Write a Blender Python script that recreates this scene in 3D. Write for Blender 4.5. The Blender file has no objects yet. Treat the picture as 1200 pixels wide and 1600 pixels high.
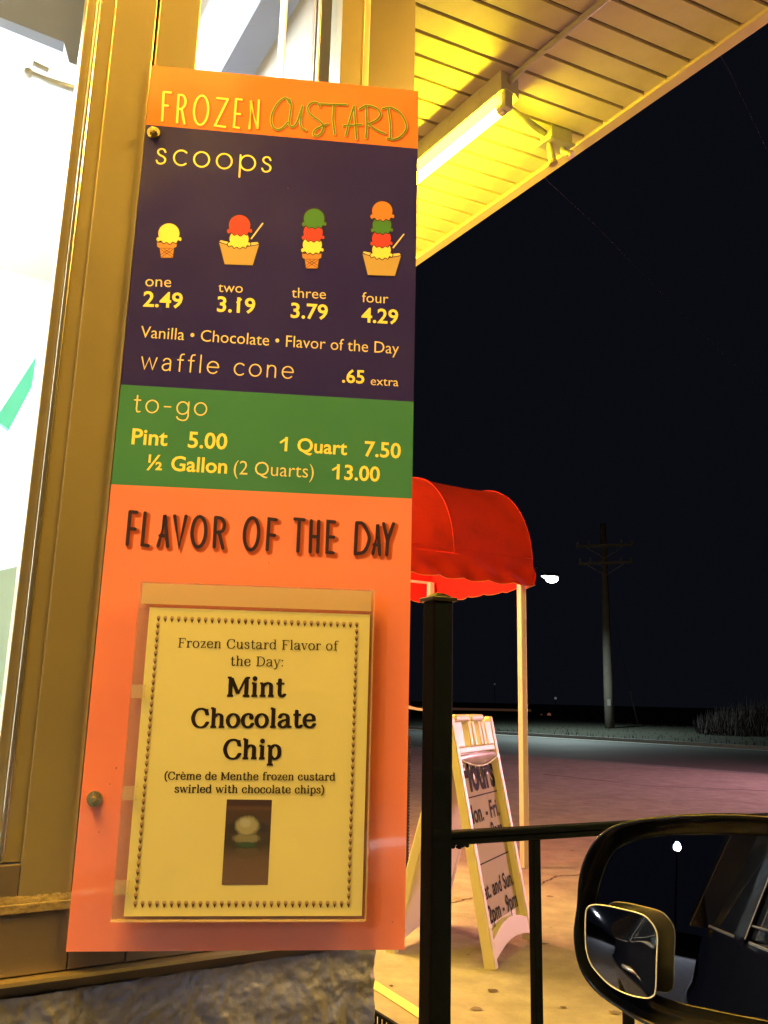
import bpy, bmesh, math, random
from mathutils import Vector as Vec, Matrix, noise
random.seed(7)
rad = math.radians
SC = bpy.context.scene
COL = SC.collection

# ------------------------------------------------------------------ camera
FPX = 1310.0                      # focal length in pixels of the 1200 x 1600 photo
PITCH = math.atan(292 / 1310); ROLL = rad(1.36); CAMH = 1.2
_F = Vec((0, math.cos(PITCH), math.sin(PITCH))); _R = Vec((1, 0, 0)); _U = _R.cross(_F)
CF = _F
CR = _R * math.cos(ROLL) + _U * math.sin(ROLL)
CU = -_R * math.sin(ROLL) + _U * math.cos(ROLL)
O = Vec((0, 0, CAMH))
cam = bpy.data.cameras.new('camera'); camo = bpy.data.objects.new('camera', cam); COL.objects.link(camo)
m = Matrix((CR, CU, -CF)).transposed().to_4x4(); m.translation = O
camo.matrix_world = m
cam.sensor_fit = 'VERTICAL'; cam.sensor_height = 24.0; cam.lens = FPX / 1600 * 24.0
cam.clip_start = 0.02; cam.clip_end = 2000
SC.camera = camo
# ------------------------------------------------------------------ exposure, world
SC.view_settings.view_transform = 'Standard'; SC.view_settings.look = 'None'
SC.view_settings.exposure = 0; SC.view_settings.gamma = 1; SC.view_settings.use_curve_mapping = False
W = bpy.data.worlds.new('World'); SC.world = W; W.use_nodes = True
nt = W.node_tree; bg = nt.nodes['Background']
bg.inputs['Color'].default_value = (0.55, 0.62, 1.0, 1)      # moonless night sky, a touch of town glow
bg.inputs['Strength'].default_value = 0.0058
# lamp strengths (every lamp is built further down inside its own fixture)
BUG = (1.0, 0.57, 0.045)            # yellow insect-repelling tube
L_TUBE = 170.0
L_HID = 760.0
L_WALL_FILL = 185.0
L_WALK_FILL = 1500.0
L_AWN_FILL = 1900.0
L_LOT = 9000.0
L_LOT_FILL = 5200.0
L_PYLON = 112.0
L_ROOM = 62.0
L_STREET = 3000.0
L_NEON = 26.0

# ------------------------------------------------------------------ helpers
def ray(x, y): return CF * FPX + CR * (x - 600) - CU * (y - 800)
def G(x, y, z=0.0):
    d = ray(x, y); return O + d * ((z - CAMH) / d.z)
def onplane(x, y, P, n):
    d = ray(x, y); return O + d * (((P - O).dot(n)) / d.dot(n))
def above(x, y, p):
    d = ray(x, y); return O + d * (math.hypot(p.x, p.y) / math.hypot(d.x, d.y))
def az(a, l=1.0): return Vec((math.sin(rad(a)) * l, math.cos(rad(a)) * l, 0))
Z = Vec((0, 0, 1))

def tag(o, label=None, cat=None, group=None, kind=None):
    if label: o['label'] = label
    if cat: o['category'] = cat
    if group: o['group'] = group
    if kind: o['kind'] = kind
    return o
def thing(name, label, cat, loc, group=None):
    o = bpy.data.objects.new(name, None); COL.objects.link(o); o.location = loc
    o.empty_display_size = .1
    return tag(o, label, cat, group)

class MB:
    def __init__(s): s.v = []; s.f = []; s.smooth = False
    def add(s, vs, fs):
        b = len(s.v); s.v += [Vec(v) for v in vs]; s.f += [tuple(i + b for i in f) for f in fs]; return s
    def hexa(s, a, b):             # a, b : two quads (lists of 4 points) joined into a solid
        return s.add(list(a) + list(b), [(3, 2, 1, 0), (4, 5, 6, 7), (0, 1, 5, 4), (1, 2, 6, 5), (2, 3, 7, 6), (3, 0, 4, 7)])
    def box(s, P, ex, ey, ez):     # corner and three edge vectors
        q = [P, P + ex, P + ex + ey, P + ey]
        return s.hexa(q, [p + ez for p in q])
    def bar(s, a, b, w, h, side=None, up=None):
        d = (b - a).normalized()
        if up is None: up = Z if abs(d.z) < .95 else Vec((0, 1, 0))
        sd = d.cross(up).normalized() if side is None else side
        up = sd.cross(d).normalized()
        q = lambda p: [p - sd * w / 2 - up * h / 2, p + sd * w / 2 - up * h / 2, p + sd * w / 2 + up * h / 2, p - sd * w / 2 + up * h / 2]
        return s.hexa(q(a), q(b))
    def tube(s, pts, r, n=12, cap=True):
        pts = [Vec(p) for p in pts]; rs = r if isinstance(r, (list, tuple)) else [r] * len(pts)
        b = len(s.v); ref = None
        for i, p in enumerate(pts):
            d = (pts[min(i + 1, len(pts) - 1)] - pts[max(i - 1, 0)]).normalized()
            if ref is None:
                ref = d.orthogonal().normalized()
            ref = (ref - d * ref.dot(d)).normalized(); o2 = d.cross(ref)
            for k in range(n):
                a = 2 * math.pi * k / n
                s.v.append(p + (ref * math.cos(a) + o2 * math.sin(a)) * rs[i])
        for i in range(len(pts) - 1):
            for k in range(n):
                k2 = (k + 1) % n
                s.f.append((b + i * n + k, b + i * n + k2, b + (i + 1) * n + k2, b + (i + 1) * n + k))
        if cap:
            s.f.append(tuple(b + k for k in range(n))[::-1]); e = b + (len(pts) - 1) * n
            s.f.append(tuple(e + k for k in range(n)))
        return s
    def sphere(s, c, r, nu=14, nv=8, sc=(1, 1, 1)):
        b = len(s.v)
        for i in range(nv + 1):
            t = math.pi * i / nv
            for k in range(nu):
                a = 2 * math.pi * k / nu
                s.v.append(c + Vec((math.sin(t) * math.cos(a) * sc[0], math.sin(t) * math.sin(a) * sc[1], math.cos(t) * sc[2])) * r)
        for i in range(nv):
            for k in range(nu):
                k2 = (k + 1) % nu
                s.f.append((b + i * nu + k, b + (i + 1) * nu + k, b + (i + 1) * nu + k2, b + i * nu + k2))
        return s
    def build(s, name, mat, parent=None, bevel=0, smooth=False):
        me = bpy.data.meshes.new(name)
        off = parent_world(parent) if parent else Vec((0, 0, 0))
        me.from_pydata([tuple(v - off) for v in s.v], [], s.f)
        bm = bmesh.new(); bm.from_mesh(me)
        bmesh.ops.recalc_face_normals(bm, faces=bm.faces); bm.to_mesh(me); bm.free()
        if isinstance(mat, (list, tuple)):
            for x in mat: me.materials.append(x)
        else: me.materials.append(mat)
        o = bpy.data.objects.new(name, me); COL.objects.link(o)
        if parent: o.parent = parent
        if smooth:
            for p in me.polygons: p.use_smooth = True
        if bevel:
            b = o.modifiers.new('bevel', 'BEVEL'); b.width = bevel; b.segments = 2; b.limit_method = 'ANGLE'
        return o
def parent_world(p):
    v = Vec(p.location)
    while p.parent: p = p.parent; v = v + Vec(p.location)
    return v

# ------------------------------------------------------------------ materials
def mat(name, col, rough=.5, metal=0, var=0.0, vscale=20, bump=0.0, bscale=60, coat=0, spec=.5, trans=0, dirt=None, dscale=6, bdet=6):
    M = bpy.data.materials.new(name); M.use_nodes = True; t = M.node_tree; N = t.nodes; L = t.links
    b = N['Principled BSDF']
    b.inputs['Base Color'].default_value = (*col, 1); b.inputs['Roughness'].default_value = rough
    b.inputs['Metallic'].default_value = metal; b.inputs['Coat Weight'].default_value = coat
    b.inputs['Specular IOR Level'].default_value = spec
    b.inputs['Transmission Weight'].default_value = trans
    tc = N.new('ShaderNodeTexCoord')
    out = None
    if var or dirt:
        nz = N.new('ShaderNodeTexNoise'); nz.inputs['Scale'].default_value = vscale; nz.inputs['Detail'].default_value = 8
        nz.inputs['Roughness'].default_value = .65
        L.new(tc.outputs['Object'], nz.inputs['Vector'])
        r = N.new('ShaderNodeMapRange'); L.new(nz.outputs['Fac'], r.inputs['Value'])
        r.inputs['From Min'].default_value = .25; r.inputs['From Max'].default_value = .75
        r.inputs['To Min'].default_value = 1 - var; r.inputs['To Max'].default_value = 1 + var
        mx = N.new('ShaderNodeVectorMath'); mx.operation = 'SCALE'; mx.inputs[0].default_value = col
        L.new(r.outputs['Result'], mx.inputs['Scale']); out = mx.outputs['Vector']
        rr = N.new('ShaderNodeMapRange'); L.new(nz.outputs['Fac'], rr.inputs['Value'])
        rr.inputs['To Min'].default_value = max(0, rough - .12); rr.inputs['To Max'].default_value = min(1, rough + .12)
        L.new(rr.outputs['Result'], b.inputs['Roughness'])
        if dirt:
            n2 = N.new('ShaderNodeTexNoise'); n2.inputs['Scale'].default_value = dscale; n2.inputs['Detail'].default_value = 10
            n2.inputs['Roughness'].default_value = .75
            L.new(tc.outputs['Object'], n2.inputs['Vector'])
            cr = N.new('ShaderNodeMapRange'); L.new(n2.outputs['Fac'], cr.inputs['Value'])
            cr.inputs['From Min'].default_value = .5; cr.inputs['From Max'].default_value = .72
            mm = N.new('ShaderNodeMix'); mm.data_type = 'RGBA'
            L.new(cr.outputs['Result'], mm.inputs[0]); L.new(out, mm.inputs[6]); mm.inputs[7].default_value = (*dirt, 1)
            out = mm.outputs[2]
        L.new(out, b.inputs['Base Color'])
    if bump:
        nb = N.new('ShaderNodeTexNoise'); nb.inputs['Scale'].default_value = bscale; nb.inputs['Detail'].default_value = bdet
        L.new(tc.outputs['Object'], nb.inputs['Vector'])
        bp = N.new('ShaderNodeBump'); bp.inputs['Strength'].default_value = 1; bp.inputs['Distance'].default_value = bump
        L.new(nb.outputs['Fac'], bp.inputs['Height']); L.new(bp.outputs['Normal'], b.inputs['Normal'])
        if coat: L.new(bp.outputs['Normal'], b.inputs['Coat Normal'])
    return M
def emit(name, col, s):
    M = bpy.data.materials.new(name); M.use_nodes = True; t = M.node_tree
    b = t.nodes['Principled BSDF']; b.inputs['Base Color'].default_value = (.8, .8, .8, 1)
    b.inputs['Emission Color'].default_value = (*col, 1); b.inputs['Emission Strength'].default_value = s
    return M
def clear(name, col, alpha, rough=.05, bump=0):
    # thin clear plastic / glass sheet: mostly lets light straight through, with real gloss
    M = bpy.data.materials.new(name); M.use_nodes = True; t = M.node_tree; N = t.nodes; L = t.links
    b = N['Principled BSDF']; b.inputs['Base Color'].default_value = (*col, 1); b.inputs['Roughness'].default_value = rough
    tr = N.new('ShaderNodeBsdfTransparent'); mx = N.new('ShaderNodeMixShader'); mx.inputs[0].default_value = alpha
    L.new(tr.outputs[0], mx.inputs[1]); L.new(b.outputs[0], mx.inputs[2])
    L.new(mx.outputs[0], N['Material Output'].inputs['Surface'])
    if bump:
        tc = N.new('ShaderNodeTexCoord'); nb = N.new('ShaderNodeTexNoise'); nb.inputs['Scale'].default_value = 14
        L.new(tc.outputs['Object'], nb.inputs['Vector']); bp = N.new('ShaderNodeBump'); bp.inputs['Distance'].default_value = bump
        L.new(nb.outputs['Fac'], bp.inputs['Height']); L.new(bp.outputs['Normal'], b.inputs['Normal'])
    return M
M = {}
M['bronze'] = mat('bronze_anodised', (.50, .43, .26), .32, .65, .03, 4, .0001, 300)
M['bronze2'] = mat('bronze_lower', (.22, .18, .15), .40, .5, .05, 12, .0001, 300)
M['bronze3'] = mat('bronze_trim_shaded', (.24, .20, .12), .36, .6, .04, 6, .0001, 300)  # darker copy of the bronze; weaker light at the corner put into the colour
M['bronze4'] = mat('bronze_post_shaded', (.12, .095, .06), .40, .5, .05, 6, .0001, 300)  # darkest bronze copy, shade on the corner post put into the colour
M['alu_edge'] = mat('bare_aluminium', (.75, .72, .66), .22, .9)
M['goldline'] = mat('worn_edge', (.62, .5, .34), .28, .8)
M['caulk'] = mat('old_caulk', (.26, .20, .11), .6, 0, .35, 90, .003, 120)
M['whiteframe'] = mat('white_paint', (.8, .8, .8), .4, 0, .04, 10)
M['stucco'] = mat('grey_stucco', (.235, .25, .33), .45, 0, .14, 9, .004, 55, dirt=(.17, .17, .20), dscale=5, bdet=9)
M['board'] = mat('white_board', (.7, .7, .7), .4)
def sheet_mat(name, col): return mat(name, col, .22, 0, .03, 9, .0042, 8, coat=.6, bdet=1)
M['orange'] = sheet_mat('print_orange', (.86, .245, .150))  # same print as the header; cooler light down here put into the colour
M['orange_lit'] = sheet_mat('print_orange_warm_lit', (.90, .205, .055))  # same print as the flavor band, with warm lamp light put into the colour
M['purple'] = sheet_mat('print_purple', (.026, .020, .14))
M['green'] = sheet_mat('print_green', (.055, .21, .12))
M['inkyellow'] = mat('ink_yellow', (.93, .78, .16), .35)
M['inkcream'] = mat('ink_cream', (.86, .68, .30), .35)
M['inkgreen'] = mat('ink_olive', (.10, .17, .03), .4)
M['inkdark'] = mat('ink_aubergine', (.030, .014, .034), .6, spec=.2)
M['shadow1'] = mat('ink_soft_orange', (.42, .085, .02), .35)
M['shadow2'] = mat('ink_soft_red', (.40, .075, .025), .35)
M['shadow3'] = mat('ink_softer_red', (.60, .115, .03), .35)
M['inkred'] = mat('ink_red', (.72, .05, .05), .35)
M['inkgrn'] = mat('ink_leaf', (.05, .20, .05), .35)
M['inkorng'] = mat('ink_orange', (.85, .22, .05), .35)
M['inkcone'] = mat('ink_cone', (.62, .26, .08), .35)
M['inkcup'] = mat('ink_cup', (.50, .34, .12), .35)
M['black'] = mat('ink_black', (.018, .012, .012), .75, spec=.12)
M['paper'] = mat('paper', (.80, .73, .28), .6, 0, .015, 12, .0009, 9, bdet=2)
M['sleeve'] = clear('clear_sleeve', (.35, .30, .28), .35, .12, .001)
M['sleevefold'] = clear('frosted_fold', (.70, .55, .30), .50, .25, .001)
M['tape'] = clear('tape', (.62, .50, .36), .30, .3)
M['brass'] = mat('brass_screw', (.62, .5, .22), .25, .9, .2, 200)
M['soffit'] = mat('soffit_cream', (.60, .55, .50), .42, 0, .05, 3, .0004, 30, dirt=(.48, .43, .38), dscale=2.5)
M['soffback'] = mat('soffit_groove', (.14, .12, .11), .7)
M['fascia'] = mat('fascia_tan', (.62, .50, .42), .5, 0, .05, 5)
M['fixture'] = mat('white_enamel', (.72, .72, .68), .3, 0, .05, 20)
M['galv'] = mat('galvanised', (.45, .46, .46), .4, .4, .12, 40)
M['tube'] = emit('lit_yellow_tube', (1.0, .74, .010), L_TUBE)
M['tubehid'] = emit('lit_yellow_tube_bright', (1.0, .57, .075), L_HID)
M['roomlamp'] = emit('lit_white_panel', (.80, .97, 1.0), L_ROOM)
M['neon'] = emit('pink_neon', (1.0, .17, .30), L_NEON)
M['roomwall'] = mat('room_white', (.82, .84, .84), .6)
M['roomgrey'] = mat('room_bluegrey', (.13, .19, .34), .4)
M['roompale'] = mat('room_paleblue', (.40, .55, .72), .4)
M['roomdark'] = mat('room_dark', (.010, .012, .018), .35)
M['teal'] = mat('teal_plastic', (.05, .72, .85), .3)
M['glass'] = clear('window_glass', (.9, 1, 1), .05, .02)
M['concrete'] = mat('worn_concrete', (.34, .31, .285), .85, 0, .30, 5, .004, 60, dirt=(.23, .20, .18), dscale=1.1, bdet=10)
M['asphalt'] = mat('road_asphalt', (.10, .105, .105), .7, 0, .18, .8, .003, 40)
M['gutter'] = mat('gutter_concrete', (.24, .24, .23), .8, 0, .2, 1.5)
M['grass'] = mat('dark_grass', (.022, .024, .015), .95, 0, .4, 2.5, .03, 12)
M['crack'] = mat('crack_dirt', (.10, .07, .05), .95)
M['stain'] = mat('oil_stain', (.17, .14, .12), .8)
M['yellowline'] = mat('yellow_paint', (.85, .78, .28), .6, 0, .10, 30)
M['rail'] = mat('black_rail', (.003, .006, .018), .55, 0, .3, 60, .0006, 180, spec=.05)
M['carpaint'] = mat('car_black', (.006, .006, .0075), .12, 0, coat=1)
M['carblack'] = mat('black_plastic', (.003, .0035, .005), .14, 0, coat=.10, spec=.15)
M['carglass'] = mat('dark_glass', (.008, .009, .011), .03, 0, spec=.8)
M['chrome'] = mat('trim', (.62, .56, .46), .30, .8)
M['mirror'] = mat('mirror_glass', (.62, .63, .68), .002, 1)
M['mirror2'] = mat('small_mirror', (.62, .63, .66), .02, 1)
M['mirrim'] = mat('mirror_rim', (.10, .095, .06), .3, .2)
M['mirlip'] = mat('mirror_lip', (.75, .72, .55), .25, .3)
M['canvas'] = mat('red_canvas', (.52, .022, .014), .85, 0, .14, 2.2, .010, 5, dirt=(.38, .02, .014), dscale=3, bdet=12, spec=.15)
M['piping'] = mat('canvas_piping', (.42, .20, .08), .7)
M['postwhite'] = mat('cream_post', (.74, .62, .50), .45, 0, .05, 8)
M['plastic'] = mat('white_plastic', (.80, .76, .66), .42, 0, .03, 12, .0008, 25)
M['sheet'] = mat('poster_sheet', (.54, .47, .37), .8, 0, .03, 8, .001, 14, spec=.15)
M['wood'] = mat('weathered_wood', (.085, .075, .06), .9, 0, .3, 3, .005, 20)
M['wire'] = mat('wire', (.10, .10, .095), .5, .0)
M['weeds'] = mat('dry_weeds', (.036, .030, .029), .9, 0, .3, 4)
M['leaf'] = mat('dark_leaf', (.03, .04, .018), .9, 0, .4, 3)
M['bark'] = mat('bark', (.16, .15, .14), .9)
M['wallfar'] = mat('far_wall', (.30, .24, .18), .8)
M['darkmetal'] = mat('dark_metal', (.03, .032, .035), .5, .3)

# ------------------------------------------------------------------ frames of reference
SA = 84.25                                         # sign board: azimuth of its width
sx = az(SA); sn = Vec((sx.y, -sx.x, 0))            # width direction, normal towards the viewer
SP = O + ray(600, 1190) / FPX * .80024
S0 = onplane(103, 1487, SP, sn)                    # lower left corner of the board
WA = 59.5                                          # building wall: azimuth
wx = az(WA); wn = Vec((wx.y, -wx.x, 0))
W0 = S0 - wn * .007                                # point on the wall face
def wall(s, d, z): q = W0 + wx * s + wn * d; return Vec((q.x, q.y, z))
WG = az(66.0)                                      # soffit grooves
FQ = az(-33.5)                                     # canopy edge
SOF = 3.3

class Frame:                                       # 2D drawing frame on a flat print
    def __init__(s, o, ex, ey, n): s.o = o; s.ex = ex; s.ey = ey; s.n = n
    def uv(s, x, y): q = onplane(x, y, s.o, s.n) - s.o; return (q.dot(s.ex), q.dot(s.ey))
    def at(s, u, v, off): return s.o + s.ex * u + s.ey * v + s.n * off
class Print:                                       # flat print on a Frame, every stroke a hair above the last
    def __init__(s, fr, off, step=.000006): s.fr = fr; s.off = off; s.step = step; s.mb = MB()
    def poly(s, pts):
        b = len(s.mb.v)
        for u, v in pts: s.mb.v.append(s.fr.at(u, v, s.off))
        s.mb.f.append(tuple(range(b, b + len(pts)))); s.off += s.step
    def ribbon(s, pts, a, b=None, cap=True, closed=False):
        b = a if b is None else b
        P = [Vec((p[0], p[1])) for p in pts]; n = len(P)
        if n < 2: return
        Lf = []; Rt = []
        for i in range(n):
            if closed: d0 = (P[i] - P[i - 1]); d1 = (P[(i + 1) % n] - P[i])
            else: d0 = P[i] - P[max(i - 1, 0)] if i else P[1] - P[0]; d1 = P[min(i + 1, n - 1)] - P[i] if i < n - 1 else P[-1] - P[-2]
            if d0.length: d0 = d0.normalized()
            if d1.length: d1 = d1.normalized()
            d = d0 + d1
            if d.length < .3: d = d1
            d = d.normalized(); k = 1 / max(.55, d.dot(d1))
            nx, ny = -d.y, d.x; e = math.sqrt(a * a * nx * nx + b * b * ny * ny) or 1e-9
            o = Vec((a * a * nx / e, b * b * ny / e)) * k
            Lf.append(P[i] + o); Rt.append(P[i] - o)
        m0 = len(s.mb.v)
        for l, r in zip(Lf, Rt): s.mb.v += [s.fr.at(l.x, l.y, s.off), s.fr.at(r.x, r.y, s.off)]
        for i in range(n if closed else n - 1):
            j = (i + 1) % n; s.mb.f.append((m0 + 2 * i, m0 + 2 * i + 1, m0 + 2 * j + 1, m0 + 2 * j))
        if cap and not closed:
            for (c, l, r, dd) in ((P[0], Lf[0], Rt[0], P[0] - P[1]), (P[-1], Lf[-1], Rt[-1], P[-1] - P[-2])):
                dd = dd.normalized(); m1 = len(s.mb.v); o = l - c; ring = []
                for k in range(7):
                    t = math.pi * k / 6; q = c + o * math.cos(t) + dd * (min(a, b) if a != b else a) * math.sin(t)
                    ring.append(q)
                for q in ring: s.mb.v.append(s.fr.at(q.x, q.y, s.off))
                s.mb.f.append(tuple(range(m1, m1 + 7)))
        s.off += s.step
    def build(s, name, m, parent): return s.mb.build(name, m, parent)
def smooth(pts, k=6):
    P = [Vec((p[0], p[1])) for p in pts]
    if len(P) < 3: return [tuple(p) for p in P]
    out = []
    Q = [P[0] * 2 - P[1]] + P + [P[-1] * 2 - P[-2]]
    for i in range(1, len(Q) - 2):
        for j in range(k):
            t = j / k; p0, p1, p2, p3 = Q[i - 1:i + 3]
            out.append(tuple(.5 * ((2 * p1) + (p2 - p0) * t + (2 * p0 - 5 * p1 + 4 * p2 - p3) * t * t + (3 * p1 - p0 - 3 * p2 + p3) * t ** 3)))
    out.append(tuple(P[-1])); return out
def circ(cx, cy, rx, ry=None, n=20, a0=0, a1=360):
    ry = ry or rx
    return [(cx + rx * math.cos(rad(a0 + (a1 - a0) * i / n)), cy + ry * math.sin(rad(a0 + (a1 - a0) * i / n))) for i in range(n + (a1 - a0 != 360))]

_txt = {}
def textmesh(st, off):
    if (st, off) not in _txt:
        c = bpy.data.curves.new('t', 'FONT'); c.body = st; c.size = 1; c.offset = off; c.resolution_u = 3
        c.fill_mode = 'FRONT'
        o = bpy.data.objects.new('t', c); COL.objects.link(o)
        bpy.context.view_layer.update()
        me = bpy.data.meshes.new_from_object(o.evaluated_get(bpy.context.evaluated_depsgraph_get()))
        _txt[(st, off)] = ([(v.co.x, v.co.y) for v in me.vertices], [tuple(p.vertices) for p in me.polygons])
        bpy.data.objects.remove(o); bpy.data.meshes.remove(me)
    return _txt[(st, off)]
def flat_text(fr, st, A, B, off, m, parent, bold=0.0, ky=1.0, name='lettering'):
    vs, fs = textmesh(st, bold)
    x0 = min(v[0] for v in vs); x1 = max(v[0] for v in vs); A = Vec(A); B = Vec(B)
    d = (B - A); k = d.length / (x1 - x0); d = d.normalized(); up = Vec((-d.y, d.x)) if abs(d.y) < .05 else Vec((0, 1))
    mb = MB(); mb.add([fr.at(*(A + d * (v[0] - x0) * k + up * v[1] * k * ky), off) for v in vs], fs)
    return mb.build(name, m, parent)

# hand drawn alphabets -------------------------------------------------------
# each glyph: (advance, [ ('l'|'s'|'h'|'d', points...) ])   l straight, s smooth, h flat slab serif, d dot
def bowl(x): return ('s', (x + .0, .37), (x + .10, .48), (x + .20, .49), (x + .30, .41), (x + .33, .25), (x + .30, .09), (x + .20, .01), (x + .10, .02), (x, .12))
SER = {
 'a': (.56, [('s', (.09, .37), (.15, .47), (.27, .49), (.37, .44), (.40, .34), (.40, .12), (.43, .03), (.52, .03)), ('s', (.40, .29), (.24, .26), (.11, .19), (.09, .09), (.18, .01), (.30, .03), (.40, .13))]),
 'c': (.51, [('s', (.42, .36), (.37, .47), (.26, .49), (.13, .42), (.08, .25), (.13, .08), (.26, .01), (.38, .04), (.45, .14)), ('d', (.40, .37))]),
 'd': (.58, [('s', (.43, .37), (.33, .48), (.22, .49), (.12, .41), (.08, .25), (.12, .09), (.22, .01), (.33, .02), (.43, .12)), ('l', (.44, .71), (.44, .01)), ('h', .33, .44, .70), ('h', .44, .55, .02)]),
 'e': (.53, [('l', (.10, .265), (.42, .265)), ('s', (.44, .27), (.41, .42), (.27, .49), (.13, .42), (.08, .25), (.13, .08), (.27, .01), (.39, .04), (.46, .13))]),
 'f': (.38, [('s', (.17, .02), (.17, .3), (.17, .56), (.23, .69), (.34, .71), (.40, .66)), ('h', .05, .34, .47), ('h', .06, .31, .02)]),
 'h': (.60, [('l', (.15, .71), (.15, .01)), ('h', .04, .15, .70), ('h', .04, .26, .02), ('s', (.15, .35), (.25, .46), (.36, .48), (.44, .42), (.45, .28), (.45, .02)), ('h', .35, .56, .02)]),
 'i': (.30, [('l', (.15, .48), (.15, .01)), ('h', .04, .15, .47), ('h', .04, .26, .02), ('d', (.15, .64))]),
 'l': (.30, [('l', (.15, .71), (.15, .01)), ('h', .04, .15, .70), ('h', .04, .26, .02)]),
 'm': (.88, [('l', (.15, .48), (.15, .01)), ('h', .04, .15, .47), ('h', .04, .26, .02), ('s', (.15, .35), (.23, .46), (.33, .48), (.41, .42), (.43, .28), (.43, .02)), ('h', .35, .53, .02), ('s', (.43, .35), (.52, .46), (.61, .48), (.70, .42), (.72, .28), (.72, .02)), ('h', .63, .83, .02)]),
 'n': (.60, [('l', (.15, .48), (.15, .01)), ('h', .04, .15, .47), ('h', .04, .26, .02), ('s', (.15, .35), (.25, .46), (.36, .48), (.44, .42), (.45, .28), (.45, .02)), ('h', .35, .56, .02)]),
 'o': (.56, [('o', (.28, .25), .20, .24)]),
 'p': (.58, [('l', (.15, .48), (.15, -.21)), ('h', .04, .15, .47), ('h', .04, .27, -.20), bowl(.16)]),
 'r': (.45, [('l', (.15, .48), (.15, .01)), ('h', .04, .15, .47), ('h', .04, .28, .02), ('s', (.15, .33), (.23, .45), (.33, .48)), ('d', (.37, .43))]),
 's': (.47, [('s', (.36, .36), (.31, .46), (.21, .49), (.12, .44), (.11, .35), (.20, .28), (.32, .22), (.38, .13), (.32, .03), (.21, .01), (.12, .04), (.08, .13))]),
 't': (.39, [('s', (.17, .62), (.17, .3), (.17, .12), (.21, .02), (.29, .01), (.36, .08)), ('h', .04, .34, .47)]),
 'u': (.60, [('s', (.15, .47), (.15, .2), (.18, .06), (.28, .01), (.38, .05), (.45, .15)), ('l', (.45, .48), (.45, .01)), ('h', .04, .15, .47), ('h', .34, .45, .47), ('h', .45, .56, .02)]),
 'v': (.50, [('l', (.08, .47), (.25, .01)), ('t', (.25, .01), (.42, .47)), ('h', .0, .18, .47), ('h', .33, .50, .47)]),
 'w': (.76, [('l', (.08, .47), (.23, .01)), ('t', (.23, .01), (.37, .47)), ('l', (.37, .47), (.53, .01)), ('t', (.53, .01), (.68, .47)), ('h', .0, .18, .47), ('h', .28, .44, .47), ('h', .60, .76, .47)]),
 'y': (.50, [('l', (.08, .47), (.26, .02)), ('t', (.43, .47), (.26, .02)), ('s', (.26, .02), (.19, -.14), (.12, -.2), (.05, -.16)), ('h', .0, .18, .47), ('h', .34, .51, .47)]),
 'z': (.47, [('h', .07, .40, .47), ('l', (.37, .45), (.11, .04)), ('h', .07, .42, .02), ('t', (.07, .47), (.07, .36)), ('t', (.42, .02), (.42, .14))]),
 'C': (.70, [('s', (.61, .47), (.55, .62), (.38, .68), (.19, .60), (.09, .34), (.19, .08), (.38, .0), (.54, .05), (.63, .18)), ('t', (.61, .67), (.61, .46))]),
 'D': (.73, [('l', (.17, .67), (.17, .01)), ('s', (.17, .665), (.38, .66), (.56, .56), (.63, .34), (.56, .12), (.38, .02), (.17, .015)), ('h', .05, .2, .665), ('h', .05, .2, .015)]),
 'F': (.62, [('l', (.17, .67), (.17, .01)), ('h', .05, .57, .665), ('h', .17, .41, .35), ('t', (.57, .66), (.57, .52)), ('t', (.41, .42), (.41, .27)), ('h', .05, .31, .015)]),
 'M': (.88, [('l', (.15, .66), (.15, .01)), ('l', (.17, .66), (.43, .09)), ('t', (.43, .09), (.70, .66)), ('l', (.73, .67), (.73, .01)), ('h', .03, .18, .665), ('h', .70, .85, .665), ('h', .04, .26, .015), ('h', .61, .85, .015)]),
 '(': (.32, [('s', (.27, .74), (.13, .52), (.10, .28), (.14, .04), (.27, -.17))]),
 ')': (.32, [('s', (.05, .74), (.19, .52), (.22, .28), (.18, .04), (.05, -.17))]),
 ':': (.28, [('d', (.14, .42)), ('d', (.14, .05))]),
 ' ': (.32, []),
}
SER['è'] = (.53, SER['e'][1] + [('l', (.17, .70), (.30, .58))])
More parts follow.
